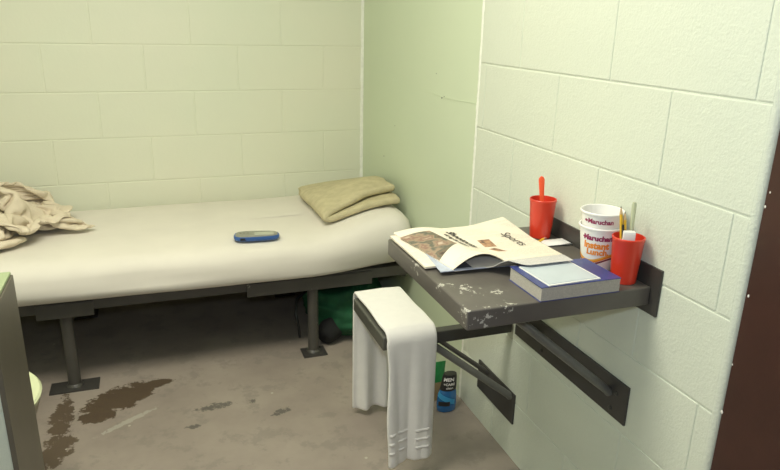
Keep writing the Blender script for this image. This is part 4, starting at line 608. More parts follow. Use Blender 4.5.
-25,-13,-10,-17,19,-15,-18,3,13,-16,20,0,-17,10,-10,4,21,4,-11,11,17,-11,22,-13,18,5,22,5,-2,27,27,-12,8,29,-14,13,15,11,-28,27,-1,-7,25,-2,9,6,18,14,-4,22,7,6,10,17,-2,14,17,-11,0,-22,-25,8,8,-17,12,22,-26,12,-24,-7,26,-26,-34,5,-19,-37,-3,5,-31,12,-14,-9,-25,16,-28,-2,11,22,12,15,-21,-15,11,-4,6,21,3,-4,23,25,-5,8,35,12,-5,24,27,-9,27,19,10,37,-4,3,24,-15,22,32,0,4,29,-3,-14,15,7,-23,16,0,-18,20,2,7,22,-6,0,9,-5,21,-21,0,18,-29,9,6,-18,-1,34,-29,-1,22,13,17,30,23,7,30,20,12,23,-25,-5,21,-28,-12,5,-2,11,22,-3,16,22,20,15,-2,12,14,-13,5,9,-28,4,0,-35,20,22,-23,37,13,-14,26,20,-25,11,0,-41,15,-2,-36,15,-5,-31,19,14,-20,20,10,-8,5,-5,-22,22,-4,-5,5,-22,14,28,2,-4,32,-13,-2,31,13,-15,38,4,-8,27,-22,-19,
-20,-11,-13,-21,19,2,-12,25,-1,-16,6,15,-7,21,3,-10,14,-12,4,-6,21,-9,16,-10,9,18,24,18,-11,15,29,3,-10,10,-21,23,23,5,-25,28,-1,-5,15,15,18,8,6,19,-5,19,4,8,6,22,-9,19,10,-5,-8,-24,-13,13,24,-22,17,-17,-4,23,-28,-37,5,-9,-35,5,-14,-21,22,-18,-24,-19,11,-32,-6,2,6,23,15,-21,-3,20,-12,-5,17,-2,-19,16,22,-8,15,32,4,3,32,3,2,18,27,16,26,20,-17,36,-1,4,23,-17,23,29,-4,13,26,1,-18,15,5,-21,23,-1,-6,20,-1,3,22,-6,-2,-4,-1,24,-31,2,4,-29,4,21,-15,2,32,3,2,39,16,16,29,30,15,22,1,10,35,-28,-17,-7,-6,20,19,-6,-10,19,-15,8,9,8,22,-9,17,14,-12,23,15,-9,3,10,-33,4,2,-39,26,18,-19,42,12,-9,22,15,-31,12,-2,-37,14,-6,-31,15,3,-25,19,8,-10,1,-11,-19,13,-3,-19,27,5,-2,28,-4,-2,26,-22,-2,38,3,-2,26,17,-22,37,5,1,
-22,-5,-1,-15,18,12,-12,20,1,-13,20,-11,-10,9,17,-8,15,-16,-2,10,22,3,24,9,15,-16,18,19,7,-15,29,-8,-1,12,7,28,16,-23,-2,23,15,-5,22,-3,12,-8,19,15,19,3,11,-15,11,9,8,12,20,-18,-3,-22,-22,20,5,4,8,-32,-17,24,-23,-35,5,-6,-16,25,-21,-35,3,-12,-26,-18,8,-21,23,7,-19,-8,20,-15,-2,16,7,-13,17,1,-14,15,21,-5,15,31,9,-1,15,25,12,34,10,1,27,14,19,33,-10,-14,33,-2,13,17,-18,24,21,3,-22,19,2,-16,22,0,2,20,0,-10,19,-8,9,-15,4,19,-9,10,24,-36,-9,13,-8,2,40,12,8,34,10,13,30,28,21,21,-10,6,34,-35,-8,-5,17,16,9,-4,1,26,-21,3,9,10,13,-24,2,15,-22,25,12,-6,21,22,-20,3,-3,-40,9,17,-35,34,23,-10,35,-6,-19,25,13,-23,12,-4,-30,13,6,-24,6,-12,-20,11,-7,-15,13,-8,-20,21,3,-14,26,6,-11,31,3,4,34,-20,-7,33,8,-16,26,26,-8,
-18,-2,1,-11,24,-1,-12,7,22,-8,18,-5,-5,19,-15,-18,11,3,-4,12,25,7,18,17,21,-26,-4,24,13,9,24,-11,-10,22,23,5,9,-26,-2,18,2,17,10,19,10,5,1,22,19,0,-5,-8,8,18,7,9,21,-22,21,-6,-19,1,-26,-10,32,-11,-8,-5,-35,-13,32,-17,-35,-1,-10,-34,2,-9,-32,6,-12,-18,-2,23,-24,0,8,9,-3,22,-2,-14,13,16,10,16,22,-12,13,8,32,6,22,23,8,35,7,3,24,-22,14,31,2,21,31,-16,-8,25,-13,12,8,3,-24,25,-1,1,22,0,-4,21,2,-11,15,-8,16,-14,3,22,-2,14,29,-29,20,9,-5,-1,37,20,-8,33,-4,2,38,3,31,20,5,-4,28,-33,2,7,21,13,5,5,18,13,-21,2,15,10,6,-24,4,1,-29,2,26,-18,33,2,-16,13,26,-26,13,-3,-39,10,29,-26,34,-7,-18,31,-1,-14,24,1,-18,14,12,-20,9,-3,-20,9,-12,-16,11,-11,-18,16,-6,-21,21,3,-19,27,15,-6,33,0,3,31,1,-24,31,12,-13,
-18,-6,4,-11,24,-4,-2,23,5,-17,3,18,14,17,0,-21,7,-1,19,13,4,-19,10,25,26,0,10,25,-16,-1,33,4,2,6,15,-30,27,-13,-5,19,0,21,4,5,22,-10,0,19,22,1,-2,0,7,22,-9,13,18,-17,20,-12,-17,24,-3,-19,19,-22,-7,10,-34,4,6,-37,-31,9,-15,-34,-5,-3,-31,0,8,-29,-2,7,-16,-2,18,20,7,9,-1,13,19,9,-18,7,18,21,11,8,29,7,32,-3,8,30,-3,9,35,-8,14,16,-18,28,27,-1,16,9,-14,-27,25,-7,-2,24,-1,-2,11,6,-18,23,0,-3,12,-7,21,-2,5,28,-7,11,31,-16,33,12,-11,18,29,24,-15,24,1,-8,33,-1,21,28,-21,-1,21,-12,-2,26,8,16,11,22,17,8,-13,20,-2,-2,16,-18,15,-10,-27,-3,2,-31,12,17,-26,35,13,-14,19,19,-26,1,3,-40,18,17,-28,31,-7,-14,26,-11,-9,23,9,-5,8,-1,-21,18,-1,-9,11,-10,-18,15,-7,-19,14,-8,-26,20,13,-20,25,25,1,34,9,-3,25,9,-25,
-17,3,0,1,21,15,-15,13,-17,-2,22,1,0,2,26,-2,22,11,22,-11,0,-19,8,23,29,1,6,28,-13,8,4,19,-23,24,-8,-13,24,-10,-10,4,7,25,27,-4,3,-17,6,16,14,-2,14,-5,12,18,-1,8,23,-13,24,-1,-18,19,-16,-21,15,-20,11,13,-31,-6,4,-35,-23,12,-25,-35,-6,-1,-30,-1,5,-20,4,15,-15,-2,20,-5,3,23,21,10,-10,12,21,2,13,21,13,8,-14,29,30,0,16,28,-3,10,32,-13,-3,30,-13,20,24,-3,23,-1,-18,-27,26,-1,4,7,3,-23,13,5,-17,26,4,-2,2,-3,27,-4,17,22,-5,-2,33,-1,27,24,-1,36,17,6,4,35,16,-13,26,6,-6,31,-33,-2,11,-3,1,26,15,12,18,-2,21,-7,9,24,5,2,19,-17,9,9,-26,6,-15,-30,1,6,-34,17,22,-25,35,7,-13,19,15,-25,-2,-1,-37,17,10,-25,28,4,-7,13,-18,9,23,2,-6,20,5,-8,14,-8,-16,17,5,-21,12,-16,-20,17,1,-26,15,20,-22,21,29,-3,24,16,-13,
-17,2,-2,5,9,24,-5,21,-4,-16,15,-10,0,22,0,6,-7,26,15,2,20,5,7,25,25,-15,-8,20,1,-18,8,18,-27,24,-18,-3,11,7,26,24,-4,-16,13,-10,18,-15,7,15,5,4,22,-9,19,6,8,-4,23,-13,22,7,0,18,-23,-27,15,-15,-9,29,-10,-3,8,-35,4,-9,-28,-35,-2,-4,-30,-1,2,-8,24,11,-12,9,14,-3,-16,16,14,10,21,5,20,10,25,15,3,-1,-23,25,31,0,17,33,-6,-8,12,0,30,26,-14,20,10,-19,-25,25,-15,1,8,-1,-24,3,8,-22,16,6,-16,24,7,-5,-5,9,27,-3,17,26,-2,-6,33,-9,26,23,13,22,30,26,21,19,8,10,32,3,1,32,-10,-16,25,-8,-18,18,6,21,-1,13,17,11,-7,13,-17,15,19,-7,13,17,-22,1,9,-30,6,-3,-35,4,2,-36,18,22,-20,32,-4,-8,14,8,-28,4,-2,-31,18,13,-16,19,-11,9,12,-16,14,24,11,-1,18,12,-8,17,-2,-19,15,-6,-22,17,-10,-23,9,4,-33,18,23,-5,15,17,-21,
-19,-3,-2,6,20,13,4,6,21,3,21,-1,-20,17,-3,3,16,20,12,-5,24,18,-28,4,23,-9,-21,2,30,-8,20,-14,-17,32,-13,10,14,11,-18,5,-3,25,14,-13,8,-3,5,27,-5,20,-8,-15,11,15,20,-13,18,-15,25,4,7,26,14,-23,17,-13,-23,18,-16,-2,20,-31,3,-8,-29,-6,28,-20,-25,-5,10,-9,-18,16,-11,10,15,9,20,7,3,21,-5,18,-10,19,5,-15,20,24,4,6,23,-19,20,1,4,34,26,-13,20,11,-21,-24,27,-20,-1,16,-13,-22,2,1,-24,-2,10,-21,19,7,-13,24,7,1,8,12,26,-11,18,26,-18,19,24,6,3,33,1,20,33,33,17,13,11,12,31,16,11,24,2,1,30,-9,-21,13,12,16,12,8,20,-6,-5,17,-17,-14,8,-22,27,7,-15,18,15,-22,9,4,-34,8,11,-32,-6,13,-35,33,-16,0,24,7,-15,5,0,-28,11,11,-21,23,9,3,12,-14,15,8,-15,15,20,15,-3,20,15,-2,14,-8,-22,14,9,-24,13,-11,-25,10,-1,-28,12,15,-22,
-23,8,-1,8,6,21,16,17,-6,-6,19,9,-1,-3,25,-11,20,16,24,-14,-2,17,-28,6,4,27,-16,20,-7,-17,21,-20,10,11,21,-25,12,4,29,11,-17,17,13,-19,-9,8,24,3,-13,14,5,-16,6,16,12,5,22,10,-1,26,-8,29,6,3,11,-29,-30,15,-6,7,20,-25,-24,21,-13,0,2,-27,18,18,9,-22,12,-8,-6,9,18,23,-11,2,5,14,14,7,-21,12,10,-9,25,-13,-7,28,23,-20,19,7,2,36,15,-21,-23,23,-23,-3,16,-17,-23,2,-2,-29,6,-2,-23,7,5,-20,15,10,-12,6,13,19,18,24,4,-9,21,27,1,4,33,-13,15,32,12,12,32,28,15,19,20,10,24,13,6,26,-13,5,24,20,10,0,21,-3,13,-2,21,-11,-16,12,-18,11,15,-17,-1,15,-26,27,1,-21,-14,15,-31,16,11,-31,29,-14,-7,16,10,-28,31,-11,1,21,13,-13,9,10,-19,9,13,-15,12,-10,16,2,-19,12,16,-2,17,21,16,2,21,19,2,13,8,-24,14,-11,-24,13,-5,-25,13,11,-22,
-20,6,2,13,15,10,10,15,11,3,-7,20,-14,18,10,21,-14,5,13,-6,24,3,2,-30,28,-11,0,20,-7,-20,32,-2,-10,-5,8,24,19,2,-13,-10,-17,26,9,18,-14,7,-19,7,14,16,17,0,14,18,-28,3,-1,6,2,26,2,32,2,-10,27,11,2,-16,-29,-12,20,-20,-17,23,8,-16,4,-29,3,28,-2,13,13,19,-22,-13,-2,2,16,14,19,-7,14,11,-18,15,14,-16,19,10,-8,29,2,3,36,14,-23,-26,21,-27,-1,6,-12,-28,13,-11,-25,6,-5,-26,14,-6,-17,14,5,-17,18,11,-4,-5,14,19,20,22,0,5,30,24,-17,7,29,-5,8,34,5,14,33,15,19,27,15,14,24,14,4,23,20,-4,14,19,6,6,5,19,-12,3,20,-14,12,17,-13,-10,8,-23,20,13,-19,-12,10,-28,26,1,-20,3,8,-36,31,-11,-2,25,5,-19,10,15,-17,23,-2,-6,0,17,-18,19,4,-9,6,-12,16,15,14,13,15,-12,15,15,-12,17,11,24,-6,25,5,9,19,18,-12,13,-6,-24,3,-14,-24,
-23,8,2,15,17,8,9,13,14,5,-22,5,11,0,20,-3,10,26,21,-16,-19,28,-14,-1,22,-8,-20,19,-4,-21,5,2,30,28,7,-20,25,-10,8,-18,23,-9,23,-2,6,10,2,18,-3,-19,4,-9,8,21,-27,7,5,-16,9,14,-1,32,3,10,15,27,-12,29,-2,-12,-11,-28,-10,14,-25,-9,18,20,-16,16,-16,22,3,10,11,5,18,-9,13,17,-1,13,21,20,-9,17,5,-25,20,1,-25,22,19,-26,-6,22,-20,-18,-2,-15,-30,21,-20,-16,10,-10,-26,13,-6,-21,18,-3,-15,10,6,-18,16,13,6,3,18,20,22,21,-7,3,38,3,-10,11,38,-5,13,32,3,3,35,6,14,30,18,22,14,16,5,21,15,17,4,20,5,4,22,6,-3,7,20,-13,-12,7,-22,15,16,-18,-17,6,-25,23,8,-21,1,11,-32,30,-9,-13,-1,25,-24,26,0,-17,22,-6,-10,23,-3,-5,-14,14,-12,23,-1,5,19,14,-2,11,-3,22,-11,-12,23,22,-9,9,13,25,-6,26,4,7,26,5,5,23,11,11,12,2,-24,
-23,5,10,15,14,8,12,3,21,11,-14,14,9,-20,10,22,9,-15,16,-24,-2,19,3,-21,23,-16,-16,18,-8,26,21,9,-18,14,-2,24,2,7,-25,23,7,-11,16,-4,17,7,17,-6,6,18,16,-2,4,24,-17,-10,22,-20,-6,18,-22,14,11,-18,24,8,10,25,18,-14,24,-15,-18,7,-25,-25,-3,-20,-6,13,24,7,25,2,12,7,16,3,-13,22,22,-7,4,-8,0,26,7,-24,18,17,-20,-22,21,-27,-9,18,-31,0,7,-14,-29,15,-18,-23,4,-7,-24,19,-9,-14,19,-1,-14,13,10,11,17,13,0,14,21,11,9,26,11,10,31,3,5,39,-9,-11,19,32,-11,7,33,13,-3,30,17,4,24,12,21,6,20,5,10,20,8,0,8,18,-10,21,5,-10,8,19,-19,-22,4,-22,13,13,-24,-1,13,-29,27,-5,-17,0,16,-27,29,-10,6,11,-1,-25,22,-7,14,-6,9,-24,7,10,-18,18,12,-5,20,2,10,21,8,12,-17,-4,23,23,7,10,23,-6,10,1,3,28,26,6,6,25,7,-3,26,4,-2,
-4,-19,15,16,15,7,19,1,-12,-1,-18,19,23,5,-2,20,-21,6,15,-3,-28,24,-11,-11,15,-21,19,27,7,-19,10,-4,28,19,10,-18,26,7,-14,22,2,13,13,14,-14,15,14,10,3,12,19,-4,-1,21,-18,-10,22,-17,15,18,-18,9,21,-22,8,19,-26,11,10,-18,25,-6,7,3,-30,-16,5,-24,-2,20,22,-12,12,14,-7,5,16,18,-16,6,-5,9,23,7,-20,18,16,-18,-18,17,-29,2,12,-22,-22,18,-31,-3,8,-13,-27,8,-9,-27,22,-13,-11,22,-8,-5,17,-1,-11,10,11,16,8,19,11,-2,29,-9,11,27,12,8,28,9,8,30,-15,28,20,12,-13,27,22,-3,18,32,14,7,24,20,-16,4,20,8,7,15,15,-5,10,16,-11,6,20,-10,21,-8,-17,-7,16,-26,-11,11,-25,28,-1,-16,5,10,-30,27,-6,13,10,0,-28,25,-13,9,3,15,-21,17,10,-15,19,9,6,3,8,20,-22,0,7,16,12,8,25,-13,5,-10,10,24,24,-4,-16,18,3,20,14,-2,24,25,7,-3,25,3,-2,
0,3,-23,18,0,13,17,-12,8,17,8,-5,20,-13,4,0,-27,8,36,3,1,3,-19,-27,29,-10,-6,21,-3,23,30,4,1,12,9,-25,26,1,13,21,3,-13,19,13,3,16,17,11,-6,5,21,-22,10,-6,-20,2,17,-16,-1,23,-8,2,30,-20,8,22,-27,15,4,-23,21,-5,-11,27,15,-10,0,-29,-17,18,-10,4,-9,24,-2,4,21,-7,11,17,9,-14,21,16,-18,-22,15,-28,0,19,-26,-9,17,-26,-9,16,-26,-17,13,-14,-24,19,-4,-22,10,-8,-23,16,-14,12,19,3,5,4,16,14,-4,24,1,-2,24,-12,12,29,7,13,32,13,2,30,-4,20,28,4,29,10,15,-3,29,15,-5,22,20,24,1,8,20,-4,-1,-3,22,4,10,16,-15,16,-3,-20,20,-18,-13,-7,16,-26,25,4,-13,4,8,-31,27,-8,16,31,0,-10,3,-3,-33,23,6,-7,15,3,23,8,4,-23,6,8,18,9,12,16,-23,-4,-10,5,11,23,2,16,18,24,-14,1,11,24,17,8,-23,-16,25,2,11,16,0,20,24,3,-4,
13,-15,10,13,5,-18,19,-4,7,3,-14,21,20,-5,-16,22,-16,6,13,-17,23,18,-19,-21,31,-8,-3,29,-1,13,12,7,-25,30,4,-2,27,8,3,21,3,8,21,12,-7,13,16,11,-21,-3,6,-11,16,14,-20,0,12,-22,0,15,-20,3,20,-21,11,20,-21,6,24,-20,24,9,-20,22,9,-16,20,-7,-17,4,-21,-9,22,15,-9,-12,17,5,-6,22,21,-19,-1,18,-23,-9,11,-26,-17,19,-27,-3,13,-14,-24,17,-20,-23,18,0,-29,11,-24,-5,22,-8,9,16,-20,-5,10,8,19,-6,25,0,-2,24,6,1,24,-4,4,31,-1,11,35,2,13,31,14,19,25,6,31,-1,3,2,27,25,16,19,14,-1,13,-20,12,17,-1,19,6,-5,25,-3,2,-9,1,-27,12,3,-26,33,-2,-10,-6,9,-30,32,-7,14,20,10,-23,31,-7,-5,23,9,10,14,-13,-22,20,11,13,11,12,-14,4,21,11,-11,-16,14,-21,1,12,-24,9,7,1,25,11,18,-11,15,10,23,17,27,-11,6,16,-19,-12,24,-1,4,21,0,13,
-14,-15,-8,20,1,-8,17,-3,13,19,-3,-12,18,-20,2,10,-8,32,16,-27,1,32,-6,2,32,-9,0,20,-6,-30,29,8,-3,27,10,10,25,-2,-12,25,7,0,21,13,5,4,11,18,-22,0,0,-21,13,5,-22,16,-6,-20,12,16,-21,5,20,-19,6,19,-21,-6,25,-21,11,21,-11,26,0,-18,8,12,-5,23,-4,-23,3,-3,11,2,20,-15,-15,5,9,-25,9,19,-25,-11,16,-25,-13,17,1,-28,12,-17,-28,15,-17,-22,16,-19,15,17,-22,-2,15,-5,-21,10,1,20,15,-12,18,6,23,5,7,24,0,-9,31,0,-1,32,2,5,35,1,24,23,5,20,27,3,14,26,19,31,1,-6,10,23,5,17,13,11,8,9,-18,7,6,-20,21,-14,10,17,15,-16,11,0,-27,-12,1,-33,31,3,-12,30,7,-7,26,-4,20,32,8,3,26,2,-4,15,-7,-20,17,18,-11,10,15,13,-17,-6,14,9,18,11,-25,2,10,-23,-10,5,-24,12,7,2,20,21,22,-3,18,20,-6,-17,15,-13,16,25,-4,5,22,-10,3,
3,8,15,14,-17,-2,9,-3,-22,21,-10,8,19,-17,8,27,2,-4,17,-30,7,26,-19,10,30,-12,4,31,4,-7,30,9,-9,28,11,5,23,-9,-15,24,12,6,20,12,5,-2,9,24,-17,13,5,-18,17,1,-25,3,-9,-29,6,-2,-26,13,10,-21,15,17,-13,10,23,-13,10,28,-28,2,-2,3,21,12,-8,18,-7,-14,-12,11,-25,8,12,26,-16,12,-4,-25,-6,-5,-31,-10,24,-16,-17,26,-11,-13,-2,-14,-35,20,-23,-4,17,-16,15,11,-22,-15,24,0,-3,-2,7,20,16,10,2,6,5,24,12,24,4,12,27,-11,-3,31,-3,6,36,-8,8,24,26,13,25,2,20,22,13,27,12,5,22,10,0,12,13,-13,-3,10,-19,21,-2,-7,11,18,-11,20,-16,-10,1,5,-29,29,12,2,29,3,-12,25,-6,-20,27,12,-5,27,-9,12,26,5,-3,25,6,-2,14,15,-14,-1,7,19,-19,-8,8,11,18,11,-20,9,14,-25,8,8,-28,-5,5,-22,16,10,19,3,21,22,-10,-16,24,-11,-4,18,-6,18,22,-11,2,
11,-8,10,17,4,-9,-1,-24,-10,8,-18,-11,31,-3,-4,27,-11,5,29,-14,-1,29,-15,18,27,-17,-2,28,-8,8,30,8,-2,26,13,6,23,-11,-19,24,11,3,18,12,8,-17,12,5,-10,9,21,-17,15,-7,-25,4,3,-21,18,6,-26,13,8,-29,4,7,-25,19,11,-10,8,25,-15,20,-5,-17,6,21,4,16,-15,-17,1,13,-2,-15,15,14,-17,11,-17,-15,-14,25,-15,-1,11,-15,-30,3,-30,0,29,-5,-8,-2,-34,-6,15,-24,-4,23,-16,-2,18,8,2,-16,20,7,17,10,-6,13,9,20,6,23,18,21,19,0,11,27,-1,5,24,-24,9,25,25,12,26,-7,14,21,14,27,12,4,22,8,1,14,13,-12,-8,7,-23,6,20,-12,19,6,-15,20,-25,-4,26,6,-11,23,15,-17,30,-2,8,29,14,-7,17,-8,-27,27,7,-6,27,1,-2,24,5,1,21,7,9,0,8,20,-19,-3,11,-9,16,14,-22,8,-10,-15,4,22,-24,4,16,-27,8,-8,12,3,28,29,0,-2,10,-22,-18,24,1,0,24,0,1,
1,-17,-1,16,18,5,13,-17,-13,4,-26,-10,16,-17,-14,30,-9,4,31,-12,-4,33,-6,3,31,-10,0,30,-4,10,29,7,-2,15,-6,24,25,5,-7,28,1,-2,9,18,9,-22,0,-8,-10,21,7,-16,10,16,-16,11,-21,-23,4,23,-26,14,10,-21,13,17,-28,14,11,-27,9,12,-14,21,-10,-14,13,14,0,19,-11,-19,-9,14,16,-16,11,-7,-10,22,10,-6,-27,8,-29,1,10,-16,-28,14,-29,-11,23,-6,26,16,-22,-10,3,-33,-1,21,-12,1,26,3,-3,-20,16,9,3,26,-10,23,12,-1,-2,19,20,17,18,16,11,26,-1,6,24,-16,23,12,23,17,23,-12,15,22,-1,20,15,-5,15,10,5,24,3,-5,6,22,-11,-7,8,-26,7,15,-22,29,-10,-3,26,-14,-12,29,6,-5,27,14,-8,30,-4,14,23,0,-21,26,7,-2,22,-3,-12,24,5,-1,20,6,10,-11,7,15,-6,-2,24,-18,18,10,-23,9,-17,-20,5,22,-19,2,20,-28,9,-8,23,3,21,24,3,15,9,-19,-16,21,-5,-14,21,2,-8,
6,-8,-9,1,18,18,19,-11,-3,18,-16,-11,13,-25,-12,20,-23,-14,29,-12,-1,34,-7,1,32,-9,0,33,2,1,31,6,-1,17,-5,19,19,5,23,17,14,-3,18,11,11,-25,3,-11,-16,12,-13,-16,11,19,-18,14,-14,-23,14,10,-17,-1,29,-24,11,14,-27,13,9,-30,12,5,-14,22,3,-13,19,-5,-6,23,-4,-3,2,23,1,-24,9,-7,-17,15,9,-3,-27,9,-30,-5,12,-23,-20,16,-30,-4,27,-10,22,27,-9,1,10,-22,-11,11,-23,11,25,1,-1,-5,23,-6,-15,21,4,13,17,-20,15,20,11,12,23,17,1,24,17,5,27,-15,24,13,20,29,11,1,21,10,-16,13,19,6,10,5,-18,15,12,-6,22,11,-6,6,14,-21,-6,10,-28,24,13,-12,31,-12,-6,27,-12,-9,23,5,19,31,-4,-8,31,2,-2,21,6,-20,25,3,10,21,-3,-9,11,10,15,-20,10,-3,-7,9,19,-13,-2,24,-21,12,-16,-24,14,11,-11,-8,29,-24,16,8,22,5,19,26,-5,8,24,-2,-10,17,-13,-13,8,-7,-22,
3,-10,8,-1,14,17,7,-5,-18,19,-16,-2,23,-18,0,24,-19,-12,26,-17,-1,29,-18,-11,31,-11,-2,34,0,0,29,7,1,28,-4,13,22,8,13,11,13,19,1,17,10,-13,18,-4,-21,-5,-16,-14,23,-8,-26,10,-3,-17,1,22,-22,22,9,-29,3,13,-21,20,7,-22,21,7,-26,2,12,-11,18,10,-5,16,-15,1,16,11,0,-14,23,-7,-15,20,12,-27,-20,0,-26,-21,15,-26,-14,18,-31,-1,29,-13,3,24,-9,19,23,-3,-8,6,-16,12,23,-11,5,-7,24,-5,11,16,-8,-11,23,-2,8,27,0,13,22,15,6,30,-8,21,16,17,10,31,5,32,10,1,24,-13,5,20,5,-15,11,6,-16,10,11,-17,-3,21,-7,12,9,-14,18,8,-16,8,10,-28,26,12,-14,36,-1,-5,25,-19,11,28,-14,3,28,-1,5,26,9,-7,25,1,-1,24,-4,-4,2,13,20,-16,16,7,-21,9,-10,-8,-9,23,-9,22,15,-33,-1,-4,-25,8,17,5,9,29,23,0,14,24,-9,-4,15,-2,-17,24,-10,1,16,9,-11,
-11,9,15,18,-5,13,11,-6,-24,-2,-17,-22,26,-13,-1,23,-16,16,33,-11,2,28,-14,-9,28,-17,-4,31,-6,-2,29,0,-4,21,8,17,22,4,13,21,4,14,-8,21,7,-15,18,-7,-20,11,-5,-14,1,-23,-27,13,2,-21,23,12,-25,15,10,-25,15,12,-27,3,16,-18,23,-6,-20,13,8,-16,2,18,-5,22,-8,2,21,9,11,-1,23,-11,-23,15,9,-34,1,17,-25,-15,5,-28,-17,21,-27,1,23,-22,-2,23,-17,-6,23,-5,11,18,16,8,7,-18,12,23,9,-1,-12,25,-3,-4,27,1,2,28,0,5,31,0,19,21,8,22,19,15,24,18,4,26,14,3,26,0,-5,22,1,-11,16,2,-15,14,1,-18,-6,11,-22,-3,-2,-22,-5,23,-11,25,-2,-20,26,9,-7,21,2,-24,34,3,-2,29,-8,3,28,-2,4,26,-7,-5,22,-6,1,16,-2,18,6,6,24,-15,13,-10,-23,9,0,-12,25,6,-6,-8,30,-26,3,21,-20,8,19,21,5,21,29,-4,2,6,-11,-23,14,-2,-19,17,8,-11,20,-6,13,
-20,-2,13,17,-16,-1,28,-2,-3,10,-13,-26,2,-18,-25,31,-12,7,29,-16,13,30,-12,7,34,2,2,29,-6,-4,28,-10,-2,24,-9,-1,16,5,18,8,13,16,-6,22,3,-12,11,-18,-22,12,2,-19,9,-15,-20,13,19,-29,16,-5,-23,15,17,-27,18,-5,-27,17,8,-16,9,24,-23,12,-8,-8,20,-2,-10,10,18,8,18,13,13,19,12,6,-29,-7,7,-32,2,1,-33,15,33,-15,-12,13,-31,3,25,-13,-7,8,-28,3,19,-15,6,20,6,10,15,11,12,25,5,3,9,22,-12,3,28,0,1,30,3,-6,30,10,32,-2,0,27,16,-1,23,16,2,18,16,18,24,-1,-5,9,-9,-19,7,-1,-21,2,5,-20,5,10,-23,-24,18,-8,3,8,-30,31,-2,-16,13,20,-12,27,-9,-14,31,1,8,31,-5,2,26,-1,-11,24,-8,5,22,-6,7,9,5,19,11,-1,21,-6,20,8,-12,17,7,-27,-1,-13,-14,4,24,-19,-4,34,11,6,20,28,3,15,25,-7,-10,16,-2,-20,11,-2,-21,-8,2,-20,18,8,-7,
6,14,-23,12,-19,-1,9,-22,12,29,-7,5,12,-12,-30,8,-28,-20,33,-2,2,30,-13,6,26,-12,16,30,-6,8,28,-5,3,24,-11,-3,14,7,17,5,14,16,-7,16,-16,-17,15,-2,-19,11,-17,-26,12,6,-22,19,9,-31,12,-3,-21,24,7,-25,6,20,-26,14,12,-21,18,10,-14,19,10,-11,17,-10,-4,20,-12,8,16,15,11,14,21,12,-28,14,5,-29,-18,11,-33,-2,20,-29,17,31,-10,13,13,-25,-10,25,-11,3,17,-13,6,16,8,-11,20,10,4,5,5,24,22,16,9,8,29,2,-2,29,-1,28,8,3,28,16,7,13,26,0,26,-2,10,20,-17,-2,1,-6,-24,0,-3,-22,-5,12,-17,0,10,-19,4,14,-17,15,-6,-18,18,17,-12,5,29,-3,34,-7,-9,-10,-8,-32,28,-6,-5,29,-3,-5,28,-3,9,24,-9,4,20,-6,9,13,-1,17,-4,19,0,-5,16,7,7,0,26,6,13,18,-22,-5,14,10,30,-4,8,-21,21,-1,-19,24,22,-4,-20,-2,4,-26,21,-7,-6,11,6,-18,11,11,-16,
-11,10,-21,21,-14,-3,-4,-24,12,27,-7,13,31,-20,9,4,-31,-22,20,-20,-23,28,-8,7,30,-7,-1,28,-8,9,26,-7,6,19,-2,18,13,-3,19,1,19,11,-8,20,-8,-17,2,-18,-17,23,7,-23,17,12,-30,15,3,-27,22,5,-27,8,-11,-25,24,-5,-18,25,6,-18,20,9,-22,0,11,-15,8,15,0,22,-1,7,23,-7,13,15,20,21,-10,23,6,-36,-4,18,-30,-2,11,-34,8,25,-22,10,26,-16,7,25,-11,2,22,-1,0,16,8,-13,18,14,-1,7,9,24,18,13,20,16,19,17,28,17,-3,22,19,1,12,32,-1,24,-16,15,11,-26,-8,-7,-6,-26,-3,-3,-23,0,-1,-21,4,6,-19,10,4,-19,-1,16,-19,5,17,-18,18,14,-14,36,5,-5,7,21,26,13,-21,-19,16,-14,-22,21,-8,-11,27,-4,-6,18,0,19,15,3,14,11,6,16,11,9,15,5,14,18,-13,12,8,-5,15,-22,-15,9,15,12,-11,29,8,-22,19,18,-13,-24,19,-8,-17,13,1,-20,7,13,-17,19,-14,-1,18,11,-11,
-17,-7,24,20,-10,-2,6,-6,-30,26,-18,5,18,-25,17,24,-28,18,23,-13,-26,8,-28,-7,30,-8,-8,27,-7,10,23,-7,11,21,-7,13,6,11,20,-2,19,12,-8,16,-15,-15,21,1,-25,8,-10,-23,23,5,-29,4,17,-27,23,13,-24,26,3,-21,24,-1,-28,16,-8,-15,11,-22,-10,22,0,-12,10,15,-13,-1,19,9,24,-1,15,15,20,23,-17,18,31,-2,16,2,-35,-8,27,-24,9,21,-25,9,23,-19,9,25,-9,4,24,0,-4,21,6,-3,14,19,-7,18,16,11,9,13,24,22,20,-5,21,20,11,21,11,26,18,-21,13,10,-29,-11,-12,-1,-26,-6,-4,-24,-3,-4,-22,1,4,-25,6,-2,-21,13,-1,-16,13,1,-20,14,15,-19,22,12,5,23,16,5,25,19,11,22,19,7,12,3,-29,19,-10,-15,22,-14,7,1,18,-15,18,8,6,19,2,10,4,14,18,-14,-26,5,-6,-13,16,-16,18,1,4,1,23,13,-25,24,15,-18,-21,17,-8,-21,10,7,-22,15,-1,-18,19,-4,0,0,15,-15,22,6,-9,
